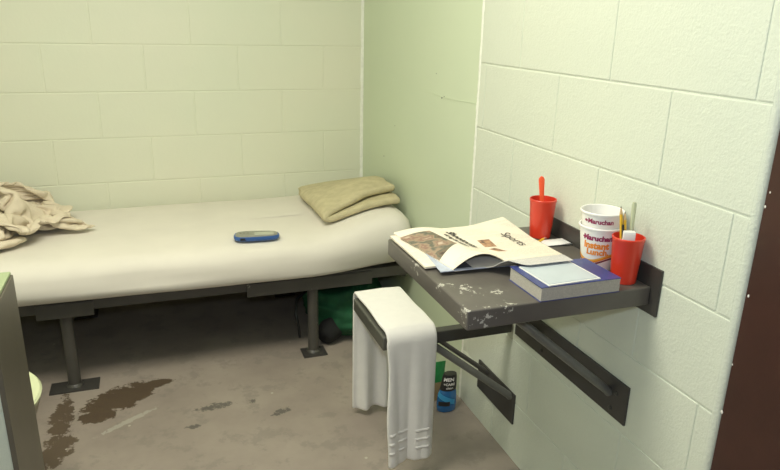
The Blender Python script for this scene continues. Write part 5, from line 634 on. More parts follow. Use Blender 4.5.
-26,-12,1,22,-2,8,30,-11,-16,8,-18,-26,24,-16,2,9,-14,31,39,-4,-3,26,-28,-6,6,-29,-5,21,-18,-3,21,-4,15,19,6,14,7,19,-3,-9,-2,21,-5,24,9,-20,15,-10,-26,12,-11,-27,18,-9,-22,25,1,-21,32,4,-26,19,3,-27,12,4,-31,-2,10,-18,21,-6,-3,10,-23,-10,10,17,-3,22,4,-3,12,25,20,5,24,25,7,22,33,0,15,18,-31,7,32,-13,-9,20,-25,13,23,-20,-6,25,-9,4,19,1,11,20,8,-8,16,11,14,19,20,8,17,21,-1,17,18,19,21,-12,28,18,-21,14,3,-17,-28,7,-30,-10,7,-9,-24,-8,-3,-23,17,-5,-16,-19,6,-8,20,5,-7,14,13,-11,15,3,-16,7,0,-29,24,3,-18,21,15,-1,16,28,-5,18,17,6,17,13,22,7,-17,-22,12,24,7,7,24,-9,11,17,0,23,7,6,-14,-21,2,-10,-24,6,-9,-24,1,11,-8,25,8,-6,23,8,-5,-26,15,-7,-25,18,-6,-19,19,-7,-17,14,-13,10,8,9,-17,10,12,-14,24,2,-1,
-11,3,-31,15,9,18,31,-9,-8,6,-37,3,36,-2,3,-2,-32,-9,34,7,6,33,-13,15,24,-22,3,2,-29,0,12,-17,12,17,9,12,2,17,-15,-3,18,14,-14,3,22,-13,25,6,-26,16,-11,-29,14,-9,-19,26,8,-26,23,1,-31,5,-22,-19,11,-18,-23,16,-8,-26,-6,14,-7,18,-17,-2,23,5,-9,9,21,12,-5,26,18,9,26,23,12,26,30,7,22,34,4,14,32,-13,-12,26,-19,5,18,-25,5,25,-9,1,20,8,-7,20,9,5,15,11,15,17,21,6,19,0,25,19,-29,3,12,-10,33,25,-25,-11,-4,-15,-30,-2,-13,-30,13,-24,-7,8,-7,-23,-11,6,-15,11,2,-19,18,13,-15,21,5,4,13,10,20,2,-1,-29,9,24,-11,17,22,-5,31,-2,-5,28,9,3,-17,26,-4,15,13,17,22,1,6,8,26,-4,6,21,1,19,7,11,-3,-22,-5,-14,-24,7,-8,-23,3,0,-22,2,13,-18,-24,17,-8,-23,16,-7,-23,28,-10,-9,20,-8,-7,17,-4,-13,20,8,10,3,10,-18,1,12,23,
-28,-10,11,20,6,15,26,-1,-21,35,-8,-11,11,-32,20,26,-16,19,9,-20,-32,25,-11,21,28,-7,18,19,-11,12,-10,-28,0,19,12,12,6,23,-4,-10,17,-15,-14,7,22,-22,7,20,-18,27,8,-25,23,-10,-30,-2,-19,-29,21,0,-28,20,-10,-18,-4,-27,-14,7,-23,-21,15,1,-16,7,11,5,22,-11,12,-6,23,20,2,21,19,15,22,16,4,31,23,5,33,27,6,28,36,3,7,33,4,-7,23,-18,2,23,-10,2,18,6,-4,18,1,16,12,22,5,20,-13,22,19,-27,0,17,-16,22,26,-16,-18,15,-35,6,10,-13,-33,-20,-14,-21,4,-12,-26,4,-4,-23,20,-7,5,20,12,0,-5,21,5,20,10,0,20,-17,-10,8,30,1,8,25,-12,20,7,-16,-7,29,-5,31,10,-3,24,2,14,-21,15,8,14,20,3,12,19,4,21,2,6,21,-2,7,13,-22,-4,-16,-20,6,9,-21,-4,11,-18,-16,18,-16,-24,20,5,-25,0,-27,4,23,-10,-8,21,-5,-5,11,-8,-15,6,-7,-20,16,12,-16,-4,25,-4,
30,-13,5,-25,-1,14,26,11,-5,24,-5,-26,32,-20,-9,11,-16,37,22,-30,1,18,-18,-23,25,-5,12,22,-15,9,-5,10,24,-4,-6,21,9,23,3,-14,10,-19,-12,22,0,-21,10,20,-27,5,19,-24,28,3,-29,3,-22,-26,7,-22,-29,16,-4,-18,7,-23,-10,-8,-24,-19,19,-2,-4,22,-6,-4,8,20,13,12,21,22,-6,21,32,-3,9,29,6,25,25,16,24,20,-4,35,26,0,28,30,12,5,29,4,6,23,-2,-6,21,-2,3,17,1,18,20,-16,-13,10,-15,28,23,-22,15,20,-9,-30,25,-25,-12,8,-35,9,20,-19,-18,-12,-15,-26,8,-9,-26,13,19,9,16,18,4,13,-18,6,11,16,-15,2,-2,-32,-6,22,-11,26,-10,9,16,26,2,-3,29,10,7,28,-2,18,-8,-27,15,15,16,12,11,18,14,17,6,17,8,-10,4,3,21,21,-3,10,21,-5,6,14,-11,-18,11,-10,-21,11,-13,-24,12,-13,-21,17,-28,3,-4,18,-20,21,-9,-11,21,-5,10,-3,-2,-20,11,-13,-12,14,-20,11,1,5,-29,
-28,6,-6,8,-25,9,10,21,23,30,2,-16,14,-21,-34,32,-21,12,6,-21,20,20,-22,-10,21,-16,3,18,-10,15,-3,20,7,1,8,20,-1,1,22,-10,22,-4,-19,10,-22,-21,22,5,-27,12,19,-28,-1,21,-31,20,-15,-23,7,-27,-13,-4,-27,-25,9,-7,-15,9,-18,-16,13,-15,5,14,14,16,2,19,-3,17,15,32,-8,1,22,-1,29,26,10,26,29,13,26,39,6,10,25,10,27,22,-10,21,21,6,18,25,0,1,22,-1,6,22,-10,1,20,-16,-11,29,-7,10,6,-32,20,31,-11,-15,0,-22,-30,20,-30,-1,14,-31,2,19,-3,-19,-11,23,-3,20,1,11,-2,-8,-26,5,-3,-19,18,9,-14,-16,20,-5,2,7,-26,30,-3,1,11,28,5,22,23,3,7,15,26,18,23,-5,17,-14,-19,12,20,4,12,5,22,21,10,4,-8,-2,20,23,-4,12,21,-3,-13,20,-13,-12,3,-14,-25,22,-16,-14,21,20,4,3,10,-29,15,7,-23,16,-9,-14,19,-8,10,4,-12,-16,7,-16,16,9,-9,-20,4,-26,-8,
14,-7,-17,-22,-13,14,13,2,34,35,16,-1,22,-6,-34,17,-39,-11,23,-20,11,2,-23,15,22,-15,2,17,-16,7,-5,21,8,-2,12,16,-5,4,25,-8,19,-15,-11,20,14,-29,1,-10,-26,10,21,-21,20,-16,-36,-8,0,-30,9,-17,-13,10,-26,-11,7,-29,-21,11,-10,-20,14,3,5,14,14,27,-5,4,2,11,28,31,-4,2,35,0,17,27,12,25,23,8,31,33,10,27,30,8,15,30,6,5,20,1,18,13,-14,20,21,-2,5,23,-9,3,27,-13,2,28,-10,-14,11,-33,18,33,-15,2,-8,-24,-30,11,-25,-23,20,-33,-2,9,14,-24,23,6,13,21,3,13,-1,2,-26,-14,-17,-12,-7,18,-14,-3,18,-21,27,11,-9,8,19,-21,26,13,7,25,14,13,5,23,14,4,16,30,19,14,-11,14,-15,-18,19,15,-1,2,0,25,19,4,12,9,-13,18,12,3,-26,19,-19,-6,26,-10,-8,31,-7,-5,15,11,-25,10,20,-24,12,26,0,5,8,-22,6,-18,-17,18,-10,5,10,-19,8,3,-24,7,10,-17,-21,
12,4,13,-25,-24,-5,1,-7,38,33,21,7,32,10,-32,-4,-41,-12,23,-25,2,11,-11,32,21,-19,3,10,-23,-2,11,11,15,-20,12,5,2,20,-2,-9,4,28,-19,19,11,-27,-6,-18,-14,28,-13,-32,8,-7,-29,15,-3,-23,-2,-25,-27,-7,-12,-13,9,-23,-21,13,1,-15,16,7,9,12,10,19,10,14,15,-1,27,31,14,7,33,-15,11,39,4,15,30,18,21,25,2,31,26,4,27,27,8,9,28,5,-2,18,4,16,9,-21,7,19,-14,8,26,-12,2,30,-11,-14,24,-23,9,22,-24,22,7,-24,-31,-8,-33,-22,15,-15,-26,31,10,13,24,-1,-12,17,1,17,4,6,-21,-10,-7,-20,-15,6,-15,-8,18,-24,19,18,-14,27,15,-9,13,15,27,27,14,6,8,24,12,7,26,1,14,6,24,18,3,-14,6,-13,-23,17,12,14,15,-6,19,4,-15,19,20,18,1,23,-14,-10,26,2,-16,30,0,-8,22,-2,-23,11,7,-28,10,26,-9,-2,2,-24,2,13,-18,5,-26,-5,10,-20,6,17,-19,12,13,-24,10,
15,-4,-4,-31,-24,-7,-7,-13,38,34,17,12,36,22,-20,2,-36,-14,-4,-29,-3,16,-16,25,18,-19,11,16,-12,8,14,-6,16,-3,24,8,-23,10,-12,-9,22,1,-22,-6,25,-23,24,3,-20,0,-32,-33,10,-2,-26,14,-11,-9,-2,-33,-24,-2,-17,-29,4,-3,-17,14,12,-9,17,15,22,7,-11,18,13,8,14,-2,33,19,25,22,40,3,11,36,-14,17,39,7,6,30,19,18,25,1,27,15,-6,26,25,8,7,21,6,-11,18,2,12,12,-24,-2,15,-26,7,30,-13,-4,21,-21,20,25,-29,8,26,-20,-19,-9,-34,-21,16,-17,-28,20,21,-14,19,-14,16,26,4,-2,17,8,-11,-8,16,-12,-16,7,-14,-12,17,-21,25,-5,-22,24,18,-7,2,9,35,10,28,12,6,28,13,27,7,-12,20,11,1,21,4,7,-3,-16,-19,19,14,-5,13,-6,19,9,-14,21,18,15,18,19,18,-15,20,-2,-26,30,1,-5,31,-3,-13,20,-7,-22,2,6,-26,1,25,-9,5,13,-18,3,-19,-18,7,-24,-2,9,-26,6,20,-14,21,
5,-7,8,-22,-9,-18,-8,-24,28,31,12,22,33,23,-4,1,-36,-14,-19,-31,-6,23,-19,-1,15,-17,13,9,-11,22,11,3,19,5,16,15,-23,19,-5,-14,15,-24,-22,-6,22,-24,19,17,-23,9,-25,-24,0,-24,-30,12,-2,-4,-4,-30,-27,1,-11,-23,8,7,0,21,7,-13,13,14,17,22,-4,27,-10,1,21,15,18,6,8,36,31,14,22,38,5,12,37,-12,12,40,4,3,29,10,14,19,2,24,15,-7,20,18,7,-9,19,10,-7,20,-5,18,8,-32,-16,19,-28,-5,14,-23,31,25,-30,9,37,-17,0,10,-22,-29,12,-23,-21,-4,11,-30,26,0,1,27,-11,4,17,7,-14,-5,19,-13,-20,12,-13,11,23,3,22,-9,-22,25,19,-9,1,24,23,5,13,32,8,31,13,23,14,-11,12,-13,-24,3,12,20,19,-7,-7,10,0,-19,22,-2,3,14,-4,22,14,1,27,22,27,1,18,12,-25,20,11,-23,19,-17,-20,29,5,-10,18,-5,-14,5,7,-25,5,22,-11,5,-8,-21,7,-25,-2,5,-25,-2,13,-27,12,
3,-10,-8,-23,-12,-11,-5,4,37,33,2,-2,32,5,19,-7,-33,-9,-18,-29,-8,16,-21,-16,11,-11,21,7,-13,23,8,14,11,6,1,22,-13,15,-13,-13,14,-24,-25,8,14,-27,11,20,-21,32,-2,-24,-18,-22,-32,2,-12,-7,17,-22,-21,-14,-9,-10,19,8,12,21,0,-15,8,-11,6,10,23,28,-4,6,29,10,14,11,5,33,28,13,26,30,17,23,39,7,6,34,-14,8,31,-4,3,28,10,1,6,-13,21,20,5,2,18,9,-14,17,22,7,18,-27,0,21,-27,-6,10,-36,15,10,-36,10,29,-25,13,34,-16,-14,19,-9,-27,-10,-10,-28,13,9,-26,22,-17,10,10,9,-18,3,17,-16,-6,26,-13,12,3,29,16,24,-11,34,1,-7,8,30,12,8,12,31,4,28,17,26,1,-12,-13,-17,-17,17,12,1,17,15,16,3,-11,-22,17,-13,-15,25,6,9,14,-1,27,20,20,19,21,16,-20,20,22,-16,17,-3,-26,10,7,-22,24,-3,-5,13,1,-19,19,2,-15,-14,-12,-14,21,-12,-2,14,-20,-15,4,-20,23,
-10,-14,-9,-22,-14,13,19,32,16,31,3,-3,-1,-21,32,5,-32,-2,-2,-31,-8,-2,-20,-25,23,-12,6,-7,11,25,4,1,21,11,-6,18,-12,21,1,0,2,-30,-30,9,9,-23,25,1,-23,15,23,-24,17,-19,-31,-3,-7,-12,14,-22,-7,-23,-5,-16,15,8,-11,20,-5,19,-3,-16,13,10,20,8,17,26,35,-9,9,30,18,11,29,7,28,27,8,30,24,19,24,35,-7,7,31,-6,4,18,-12,-18,19,17,2,4,-21,9,15,14,6,21,14,-13,28,9,12,20,-29,-4,15,-36,3,2,-42,-2,10,-35,17,30,-23,-7,29,-15,-16,18,0,-23,-20,2,-26,22,10,-10,15,14,-8,-17,1,-20,29,8,7,25,18,-1,12,24,21,35,6,-3,11,31,6,-15,29,3,19,-20,12,-5,19,20,21,-12,-5,11,-10,-22,-6,19,-2,17,-4,15,5,-11,-23,25,0,-12,26,13,13,15,6,28,27,14,-9,22,20,-13,20,23,-14,15,0,-23,9,15,-16,19,1,-12,8,-21,-8,-1,-20,-14,8,-19,-13,29,2,3,10,-21,-24]
def crumple():
    val = DRAPE
    P = [[None] * 77 for _ in range(85)]
    for i in range(85):
        for j in range(77):
            d = val[(i * 77 + j) * 3:(i * 77 + j) * 3 + 3]
            b = P[i][j - 1] if j else (P[i - 1][0] if i else (0, 0, 0))
            P[i][j] = (b[0] + d[0], b[1] + d[1], b[2] + d[2])
    bm = nb(); q = .0006
    def place(p):
        x, y, z = p[0] * q, p[1] * q, p[2] * q       # 0...55, 0...51, 0...236
        x -= .28; y -= .25
        a = math.radians(22); X = x * math.cos(a) - y * math.sin(a); Y = x * math.sin(a) + y * math.cos(a)
        return (-1.625 + X * 1.22, -.385 + Y * 1.10, TOPZ + .0085 + z * .70)
    vs = [[bm.verts.new(place(P[i][j])) for j in range(77)] for i in range(85)]
    for i in range(84):
        for j in range(76): bm.faces.new((vs[i][j], vs[i + 1][j], vs[i + 1][j + 1], vs[i][j + 1]))
    return bm
o = obj('crumpled_blanket', crumple(), M['blanket'], None, (-1.6, -.35, TOPZ), 180)
md = o.modifiers.new('thickness', 'SOLIDIFY'); md.thickness = .007; md.offset = 0
md = o.modifiers.new('soft', 'SUBSURF'); md.levels = 1; md.render_levels = 1
tag(o, 'beige blanket crumpled in a heap on the left end of the mattress', 'blanket')

# blue handheld device
ph = thing('handheld_device', (-.655, -.715, TOPZ + .002), 'blue and grey handheld device lying in the middle of the mattress', 'device')
def dev_outline(z, s, ox=0):
    pts = []
    Lx, Ly = .088 * s, .038 * s
    for i in range(40):
        a = 2 * PI * i / 40; c, sn = math.cos(a), math.sin(a)
        x = Lx * math.copysign(abs(c) ** .55, c); y = Ly * math.copysign(abs(sn) ** .6, sn)
        y *= 1 - .12 * (x / Lx)
        th = math.radians(-8)
        pts.append((-.655 + x * math.cos(th) - y * math.sin(th), -.715 + x * math.sin(th) + y * math.cos(th), z))
    return pts
def loft(bm, rings):
    R = [[bm.verts.new(p) for p in r] for r in rings]
    n = len(R[0])
    for A, B in zip(R, R[1:]):
        for k in range(n): bm.faces.new((A[k], A[(k + 1) % n], B[(k + 1) % n], B[k]))
    bm.faces.new(list(reversed(R[0]))); bm.faces.new(R[-1])
Z0 = TOPZ + .002
bm = nb(); loft(bm, [dev_outline(Z0, .93), dev_outline(Z0 + .004, .99), dev_outline(Z0 + .012, 1), dev_outline(Z0 + .017, .96)])
obj('shell', bm, M['blue_plastic'], ph, smooth=40)
bm = nb(); loft(bm, [dev_outline(Z0 + .0165, .93), dev_outline(Z0 + .0195, .90), dev_outline(Z0 + .0205, .84)])
obj('face_panel', bm, M['grey_face'], ph, smooth=40)
obj('screen', boxbm(-.665, -.590, -.742, -.706, Z0 + .0195, Z0 + .0218, bev=.001, rot=(0, 0, math.radians(-8))), M['screen'], ph)
obj('connector_slot', boxbm(-.722, -.688, -.7475, -.738, Z0 + .004, Z0 + .0135, bev=.001, rot=(0, 0, math.radians(-5))), M['black'], ph)
for i in range(3):
    bm = nb(); tube(bm, [(-.715 + i * .014, -.700 - i * .002, Z0 + .0195), (-.715 + i * .014, -.700 - i * .002, Z0 + .0225)], .004, 12)
    obj('button', bm, M['grey_face'], ph, smooth=40)

# green cloth bag under the bed
bag = thing('cloth_bag', (-.26, -.53, 0), 'dark green cloth bag slumped on the floor under the bunk', 'bag')
def bagbody():
    bm = nb()
    def g(u, v):
        a = 2 * PI * u; ph_ = PI * v
        r = math.sin(ph_) ** .6 if 0 < v < 1 else 0
        x = -.245 + .165 * r * math.cos(a); y = -.50 + .215 * r * math.sin(a)
        z = .125 - .125 * math.copysign(abs(math.cos(ph_)) ** .7, math.cos(ph_)) if v > 0 else 0
        k = (1 - abs(noise.noise(Vector((x, y * 1.0, z * 2.2)) * 9)) * 2.4)
        d = .020 * k + .012 * noise.noise(Vector((x, y, z)) * 22)
        x += d * math.cos(a) * r; y += d * math.sin(a) * r; z = max(0.001, z + d * .6 * (1 - math.cos(ph_)) * .5)
        return (x, y, z)
    grid(bm, g, 80, 44, closed_u=True)
    bmesh.ops.remove_doubles(bm, verts=bm.verts, dist=.0003)
    bmesh.ops.recalc_face_normals(bm, faces=bm.faces)
    return bm
obj('bag_body', bagbody(), M['green'], bag, smooth=180)
bm = nb()
def pocket(u, v):
    a = 2 * PI * u; b_ = PI * v; r = math.sin(b_)
    x = -.352 + .055 * r * math.cos(a); y = -.675 + .045 * r * math.sin(a); z = .058 - .055 * math.cos(b_)
    d = .010 * noise.noise(Vector((x, y, z)) * 26)
    return (x + d, y + d, max(.002, z + d))
grid(bm, pocket, 30, 18, closed_u=True); bmesh.ops.remove_doubles(bm, verts=bm.verts, dist=.0003); bmesh.ops.recalc_face_normals(bm, faces=bm.faces)
obj('side_pocket', bm, simple('black_cloth', (.012, .012, .012), .9), bag, smooth=180)
bm = nb()
pts = [(-.47, -.60, .008), (-.475, -.61, .06), (-.485, -.60, .12), (-.47, -.55, .17), (-.40, -.5, .19)]
tube(bm, pts, .006, 10); obj('strap', bm, M['black'], bag, smooth=60)

# ================================================================== desk
DZ = .80; DX = -.45; DY0, DY1 = -2.134, -1.662
desk = thing('wall_desk', (-.22, -1.9, 0), 'chipped dark grey steel desk bolted to the right block wall', 'desk')
bm = nb(); box(bm, DX, -.0065, DY0, DY1, DZ - .043, DZ, .004, 3)
obj('tabletop', bm, M['desk'], desk, smooth=40)
obj('backsplash', boxbm(-.006, 0, -2.158, -1.668, .737, .845, bev=.001), M['plate_paint'], desk)
obj('wall_bracket', boxbm(-.006, 0, -2.113, -1.60, .433, .535, bev=.001), M['plate_paint'], desk)
for y in (-2.05, -1.72):
    bm = nb(); tube(bm, [(-.33, y, DZ - .046), (-.31, y, DZ - .055), (-.018, y, .50), (-.006, y, .488)], .0105, 16)
    obj('brace', bm, M['tube_paint'], desk, smooth=50)
for (y, z) in ((-2.06, .452), (-1.75, .452), (-2.075, .50)):
    bm = nb(); lathe(bm, [(0, 0), (.006, 0), (.006, .002), (.003, .004), (0, .0045)], (0, 0, 0), 12)
    bmesh.ops.rotate(bm, verts=bm.verts, cent=(0, 0, 0), matrix=Matrix.Rotation(-PI / 2, 3, 'Y'))
    bmesh.ops.translate(bm, verts=bm.verts, vec=(-.006, y, z))
    obj('bolt', bm, M['plate_paint'], desk, smooth=50)

# ================================================================== stool
SZ = .474
st = thing('wall_stool', (-.3, -1.42, 0), 'narrow dark steel seat on a wall arm under the desk, draped with a towel', 'stool')
bm = nb(); box(bm, -.430, -.270, -1.584, -1.285, SZ - .044, SZ, .006, 3)
obj('seat', bm, M['seat_paint'], st, smooth=40)
obj('support_arm', boxbm(-.270, -.0065, -1.584, -1.552, SZ - .044, SZ - .006, bev=.003), M['plate_paint'], st)
obj('wall_bracket', boxbm(-.006, 0, -1.63, -1.385, .127, .232, bev=.001), M['plate_paint'], st)
for (y, m, r) in ((-1.580, 'tube_paint', .0115), (-1.425, 'plate_paint', .008)):
    bm = nb(); tube(bm, [(-.30, y + .02, SZ - .047), (-.27, y + .01, SZ - .052), (-.016, y - .026, .226), (-.006, y - .028, .216)], r, 16)
    obj('brace', bm, M[m], st, smooth=50)

# towel over the stool
def towel():
    bm = nb()
    path = []
    yb, yf = -1.272, -1.597; zt = SZ + .0125; R = .028
    # back hang, over the top, front hang
    zb = .022; n = 26
    for i in range(n): path.append((yb + .006, zb + (zt - R - zb) * i / n, 0))
    for i in range(8):
        a = PI / 2 * i / 8; path.append((yb + .006 - R + R * math.cos(a), zt - R + R * math.sin(a), 1))
    for i in range(22): path.append((yb + .006 - R + (yf + R - yb - .006 + R) * i / 22, zt, 1))
    for i in range(8):
        a = PI / 2 * i / 8; path.append((yf + R - R * math.sin(a), zt - R + R * math.cos(a), 1))
    zf = .055
    for i in range(n + 1): path.append((yf, zt - R + (zf - zt + R) * i / n, 2))
    m = len(path) - 1; nv = 22
    def g(u, v):
        i = u * m; k = min(int(i), m - 1); f = i - k
        y = path[k][0] * (1 - f) + path[k + 1][0] * f; z = path[k][1] * (1 - f) + path[k + 1][1] * f
        w = path[k][2]
        xl, xr = -.424, -.268
        if w == 0:
            d = (zt - z) / zt
            xl2, xr2 = -.424 + .010 * d, -.268 + .0 * d
            x = xl2 + (xr2 - xl2) * v
            y += -.0 + d * .022 * (1 + math.sin(v * 13 + 1)) * .7 + .0
        elif w == 1:
            x = xl + (xr - xl) * v
            if z >= zt - .001:
                z += .003 * math.sin(v * PI) + .002 * noise.noise(Vector((x * 14, y * 14, 0)))
            x += .003 * math.sin(y * 30) * (1 - 2 * v) * .5
        else:
            d = (zt - z) / zt
            xl2, xr2 = -.424 + .008 * d, -.268 - .010 * d
            x = xl2 + (xr2 - xl2) * v + .003 * math.sin(z * 22) * (v < .1)
            y += -d * .012 * (1 + math.sin(v * 9 + .6 + z * 3)) - .004 * d * math.sin(v * 23)
            z += .028 * (v - .3) * max(0, d - .75) * 3.0
        return (x, y, z)
    grid(bm, g, m, nv)
    thick(bm, -.0105)
    return bm
bm = towel(); bmesh.ops.recalc_face_normals(bm, faces=bm.faces)
o = obj('towel', bm, M['towel'], None, (-.335, -1.42, .022), 180)
md = o.modifiers.new('soft', 'SUBSURF'); md.levels = 1; md.render_levels = 1
tag(o, 'long white towel folded lengthwise and hung over the steel seat', 'towel')
tw = o
# woven bands near the hem of the front end
for zc in (.135, .165, .105):
    bm = nb()
    def g(u, v):
        d = (SZ + .0125 - zc) / (SZ + .0125)
        x = -.4175 + .143 * v; z = zc + (u - .5) * .010 + .028 * (v - .3) * max(0, d - .75) * 3.0
        y = -1.597 - d * .012 * (1 + math.sin(v * 9 + .6 + z * 3)) - .004 * d * math.sin(v * 23) - .0106
        return (x, y, z)
    grid(bm, g, 2, 30); thick(bm, .0007)
    obj('woven_band', bm, M['hem'], tw, smooth=180)

# ================================================================== things on the desk
def tumbler(loc, label, h=.105, rb=.0275, rt=.0345):
    t = thing('plastic_tumbler', loc, label, 'tumbler', 'red plastic tumblers on the desk')
    bm = nb()
    lathe(bm, [(0, 0), (rb - .002, 0), (rb, .002), (rt - .0006, h - .008), (rt + .0008, h - .006), (rt + .0008, h - .001), (rt, h), (rt - .002, h), (rt - .0026, h - .006), (rb - .002, .004), (0, .004)], loc, 56)
    obj('body', bm, M['red'], t, smooth=35)
    return t
T1 = (-.050, -1.752, DZ); T2 = (-.044, -2.086, DZ)
tumbler(T1, 'red plastic tumbler holding an orange spoon at the back of the desk')
tumbler(T2, 'red plastic tumbler holding pencils and a toothbrush at the front corner of the desk')
# spoon, bowl down in the tumbler
bm = nb()
pts = []; c = Vector(T1)
a0 = c + Vector((.004, -.004, .010)); a1 = c + Vector((-.008, .006, .164))
def spoon(u, v):
    # v along the length, u around
    p = a0.lerp(a1, v); a = 2 * PI * u
    wv = .0045 + (.010 * math.exp(-((v - .12) / .11) ** 2)) + .0035 * max(0, (v - .45)) * 2
    if v > .93: wv *= math.sqrt(max(.02, 1 - ((v - .93) / .07) ** 2))
    if v < .05: wv *= math.sqrt(max(.02, 1 - ((.05 - v) / .05) ** 2))
    side = Vector((.93, -.36, .05)); nrm = Vector((.36, .93, 0))
    return p + side * wv * math.cos(a) + nrm * .0016 * math.sin(a)
vs = grid(bm, spoon, 20, 60, closed_u=True)
for j in (0, 60):
    bm.faces.new([r[j] for r in vs])
bmesh.ops.recalc_face_normals(bm, faces=bm.faces)
o = obj('spoon', bm, M['spoon'], None, tuple(a0), 60)
tag(o, 'orange plastic spoon standing in the tumbler at the back of the desk', 'spoon')
# pencils in tumbler 2
def pencil(p0, p1, label, group=None, r=.0036):
    p0, p1 = Vector(p0), Vector(p1); d = (p1 - p0).normalized(); Ln = (p1 - p0).length
    t = thing('pencil', tuple(p0), label, 'pencil', group)
    bm = nb(); tube(bm, [p0 + d * .018, p1 - d * .018], r, 6); obj('shaft', bm, M['pencil'], t)
    bm = nb(); tube(bm, [p1 - d * .018, p1 - d * .004], [r, .0012], 12); obj('sharpened_tip', bm, M['wood'], t, smooth=60)
    bm = nb(); tube(bm, [p1 - d * .004, p1], [.0012, .0002], 10); obj('lead', bm, M['black'], t, smooth=60)
    bm = nb(); tube(bm, [p0, p0 + d * .018], r * .95, 14); obj('eraser', bm, simple('pink_eraser', (.6, .25, .2), .7), t, smooth=60)
c = Vector(T2)
pencil(c + Vector((-.006, -.002, .010)), c + Vector((-.0225, .011, .172)), 'yellow pencil, the tallest one in the front tumbler, nearest the noodle cup')
pencil(c + Vector((.004, .002, .010)), c + Vector((-.0135, .0065, .160)), 'shorter yellow pencil tucked between the tall pencil and the white tube cap')
# black pen between
pt = thing('pen', tuple(c + Vector((-.010, -.010, .01))), 'thin dark pen leaning beside the pencils in the front tumbler', 'pen')
bm = nb(); tube(bm, [c + Vector((-.008, -.006, .008)), c + Vector((-.0185, .001, .132))], .0026, 12); obj('barrel', bm, M['black'], pt, smooth=60)
# toothbrush
tb = thing('toothbrush', tuple(c + Vector((.008, .0, .006))), 'pale clear toothbrush handle standing in the front tumbler', 'toothbrush')
q0, q1 = c + Vector((.004, -.004, .008)), c + Vector((.006, .004, .180))
bm = nb()
def tbf(u, v):
    p = q0.lerp(q1, v); a = 2 * PI * u; w = .0042 + .0013 * max(0, v - .6) * 2; w *= (1 if v < .97 else .75)
    return p + Vector((.85, -.5, 0)) * w * math.cos(a) + Vector((.5, .85, 0)) * .0026 * math.sin(a)
vs = grid(bm, tbf, 14, 30, closed_u=True)
for j in (0, 30): bm.faces.new([r[j] for r in vs])
bmesh.ops.recalc_face_normals(bm, faces=bm.faces)
obj('handle', bm, M['clear'], tb, smooth=60)
bm = nb(); box(bm, q0.x - .005, q0.x + .005, q0.y + .002, q0.y + .010, q0.z + .004, q0.z + .028, .001)
obj('bristles', bm, M['whiteplastic'], tb)
# toothpaste tube standing cap-up
tp = thing('toothpaste_tube', tuple(c + Vector((.002, -.012, .006))), 'white toothpaste tube with a square cap poking out of the front tumbler', 'toothpaste')
k0 = c + Vector((-.001, -.010, .006)); k1 = c + Vector((-.009, -.010, .094)); k2 = c + Vector((-.009, -.010, .120))
bm = nb()
def tpf(u, v):
    p = k0.lerp(k1, v); a = 2 * PI * u; w = .0135 - .002 * v; d_ = .002 + .0075 * v
    return p + Vector((.85, -.5, 0)) * w * math.cos(a) * .9 + Vector((.5, .85, 0)) * d_ * math.sin(a)
vs = grid(bm, tpf, 18, 12, closed_u=True)
for j in (0, 12): bm.faces.new([r[j] for r in vs])
bmesh.ops.recalc_face_normals(bm, faces=bm.faces)
obj('tube_body', bm, M['whiteplastic'], tp, smooth=60)
bm = nb(); box(bm, k1.x - .0125, k1.x + .0125, k1.y - .009, k1.y + .009, k1.z + .0005, k2.z, .002, 2, rot=(0, 0, math.radians(-28)))
obj('cap', bm, M['whiteplastic'], tp, smooth=40)

# nested instant noodle cups
NC = Vector((-.056, -2.003, DZ)); RB, RT, HH = .033, .0465, .110
def cup_r(z): return RB + (RT - RB) * z / HH
def noodle(loc, label):
    t = thing('noodle_cup', tuple(loc), label, 'cup', 'nested foam noodle cups')
    bm = nb()
    lathe(bm, [(0, 0), (RB - .002, 0), (RB, .002), (cup_r(HH - .006), HH - .006), (RT + .0022, HH - .005), (RT + .0026, HH - .002), (RT + .001, HH), (RT - .0015, HH - .001), (cup_r(HH - .01) - .0018, HH - .01), (RB - .0015, .006), (0, .006)], loc, 64)
    obj('foam_body', bm, M['cup_white'], t, smooth=35)
    return t
def on_cup(loc, z0, a0, lift=.0005):
    def fn(x, y):
        z = z0 + y; r = cup_r(z) + lift; a = a0 + x / r
        return (loc.x + r * math.cos(a), loc.y + r * math.sin(a), loc.z + z)
    return fn
aim = math.atan2(cam.location.y - NC.y, cam.location.x - NC.x)
n_out = noodle(NC, 'lower outer foam noodle cup with orange lettering and wavy stripes')
IN = NC + Vector((0, 0, .034))
n_in = noodle(IN, 'upper foam noodle cup nested inside the lower one, rim standing highest')
bm = nb(); text_map(bm, 'Maruchan.', .0172, on_cup(NC, .086, aim - .02), .05); obj('brand_lettering', bm, M['purple'], n_out)
bm = nb(); text_map(bm, 'Instant', .0215, on_cup(NC, .068, aim - .12), .05); text_map(bm, 'Lunch.', .0195, on_cup(NC, .052, aim + .0), .045); obj('orange_lettering', bm, M['orange'], n_out)
bm = nb(); text_map(bm, 'Maruchan', .0150, on_cup(IN, .0905, aim - .02), .04)
obj('brand_lettering', bm, M['purple'], n_in)
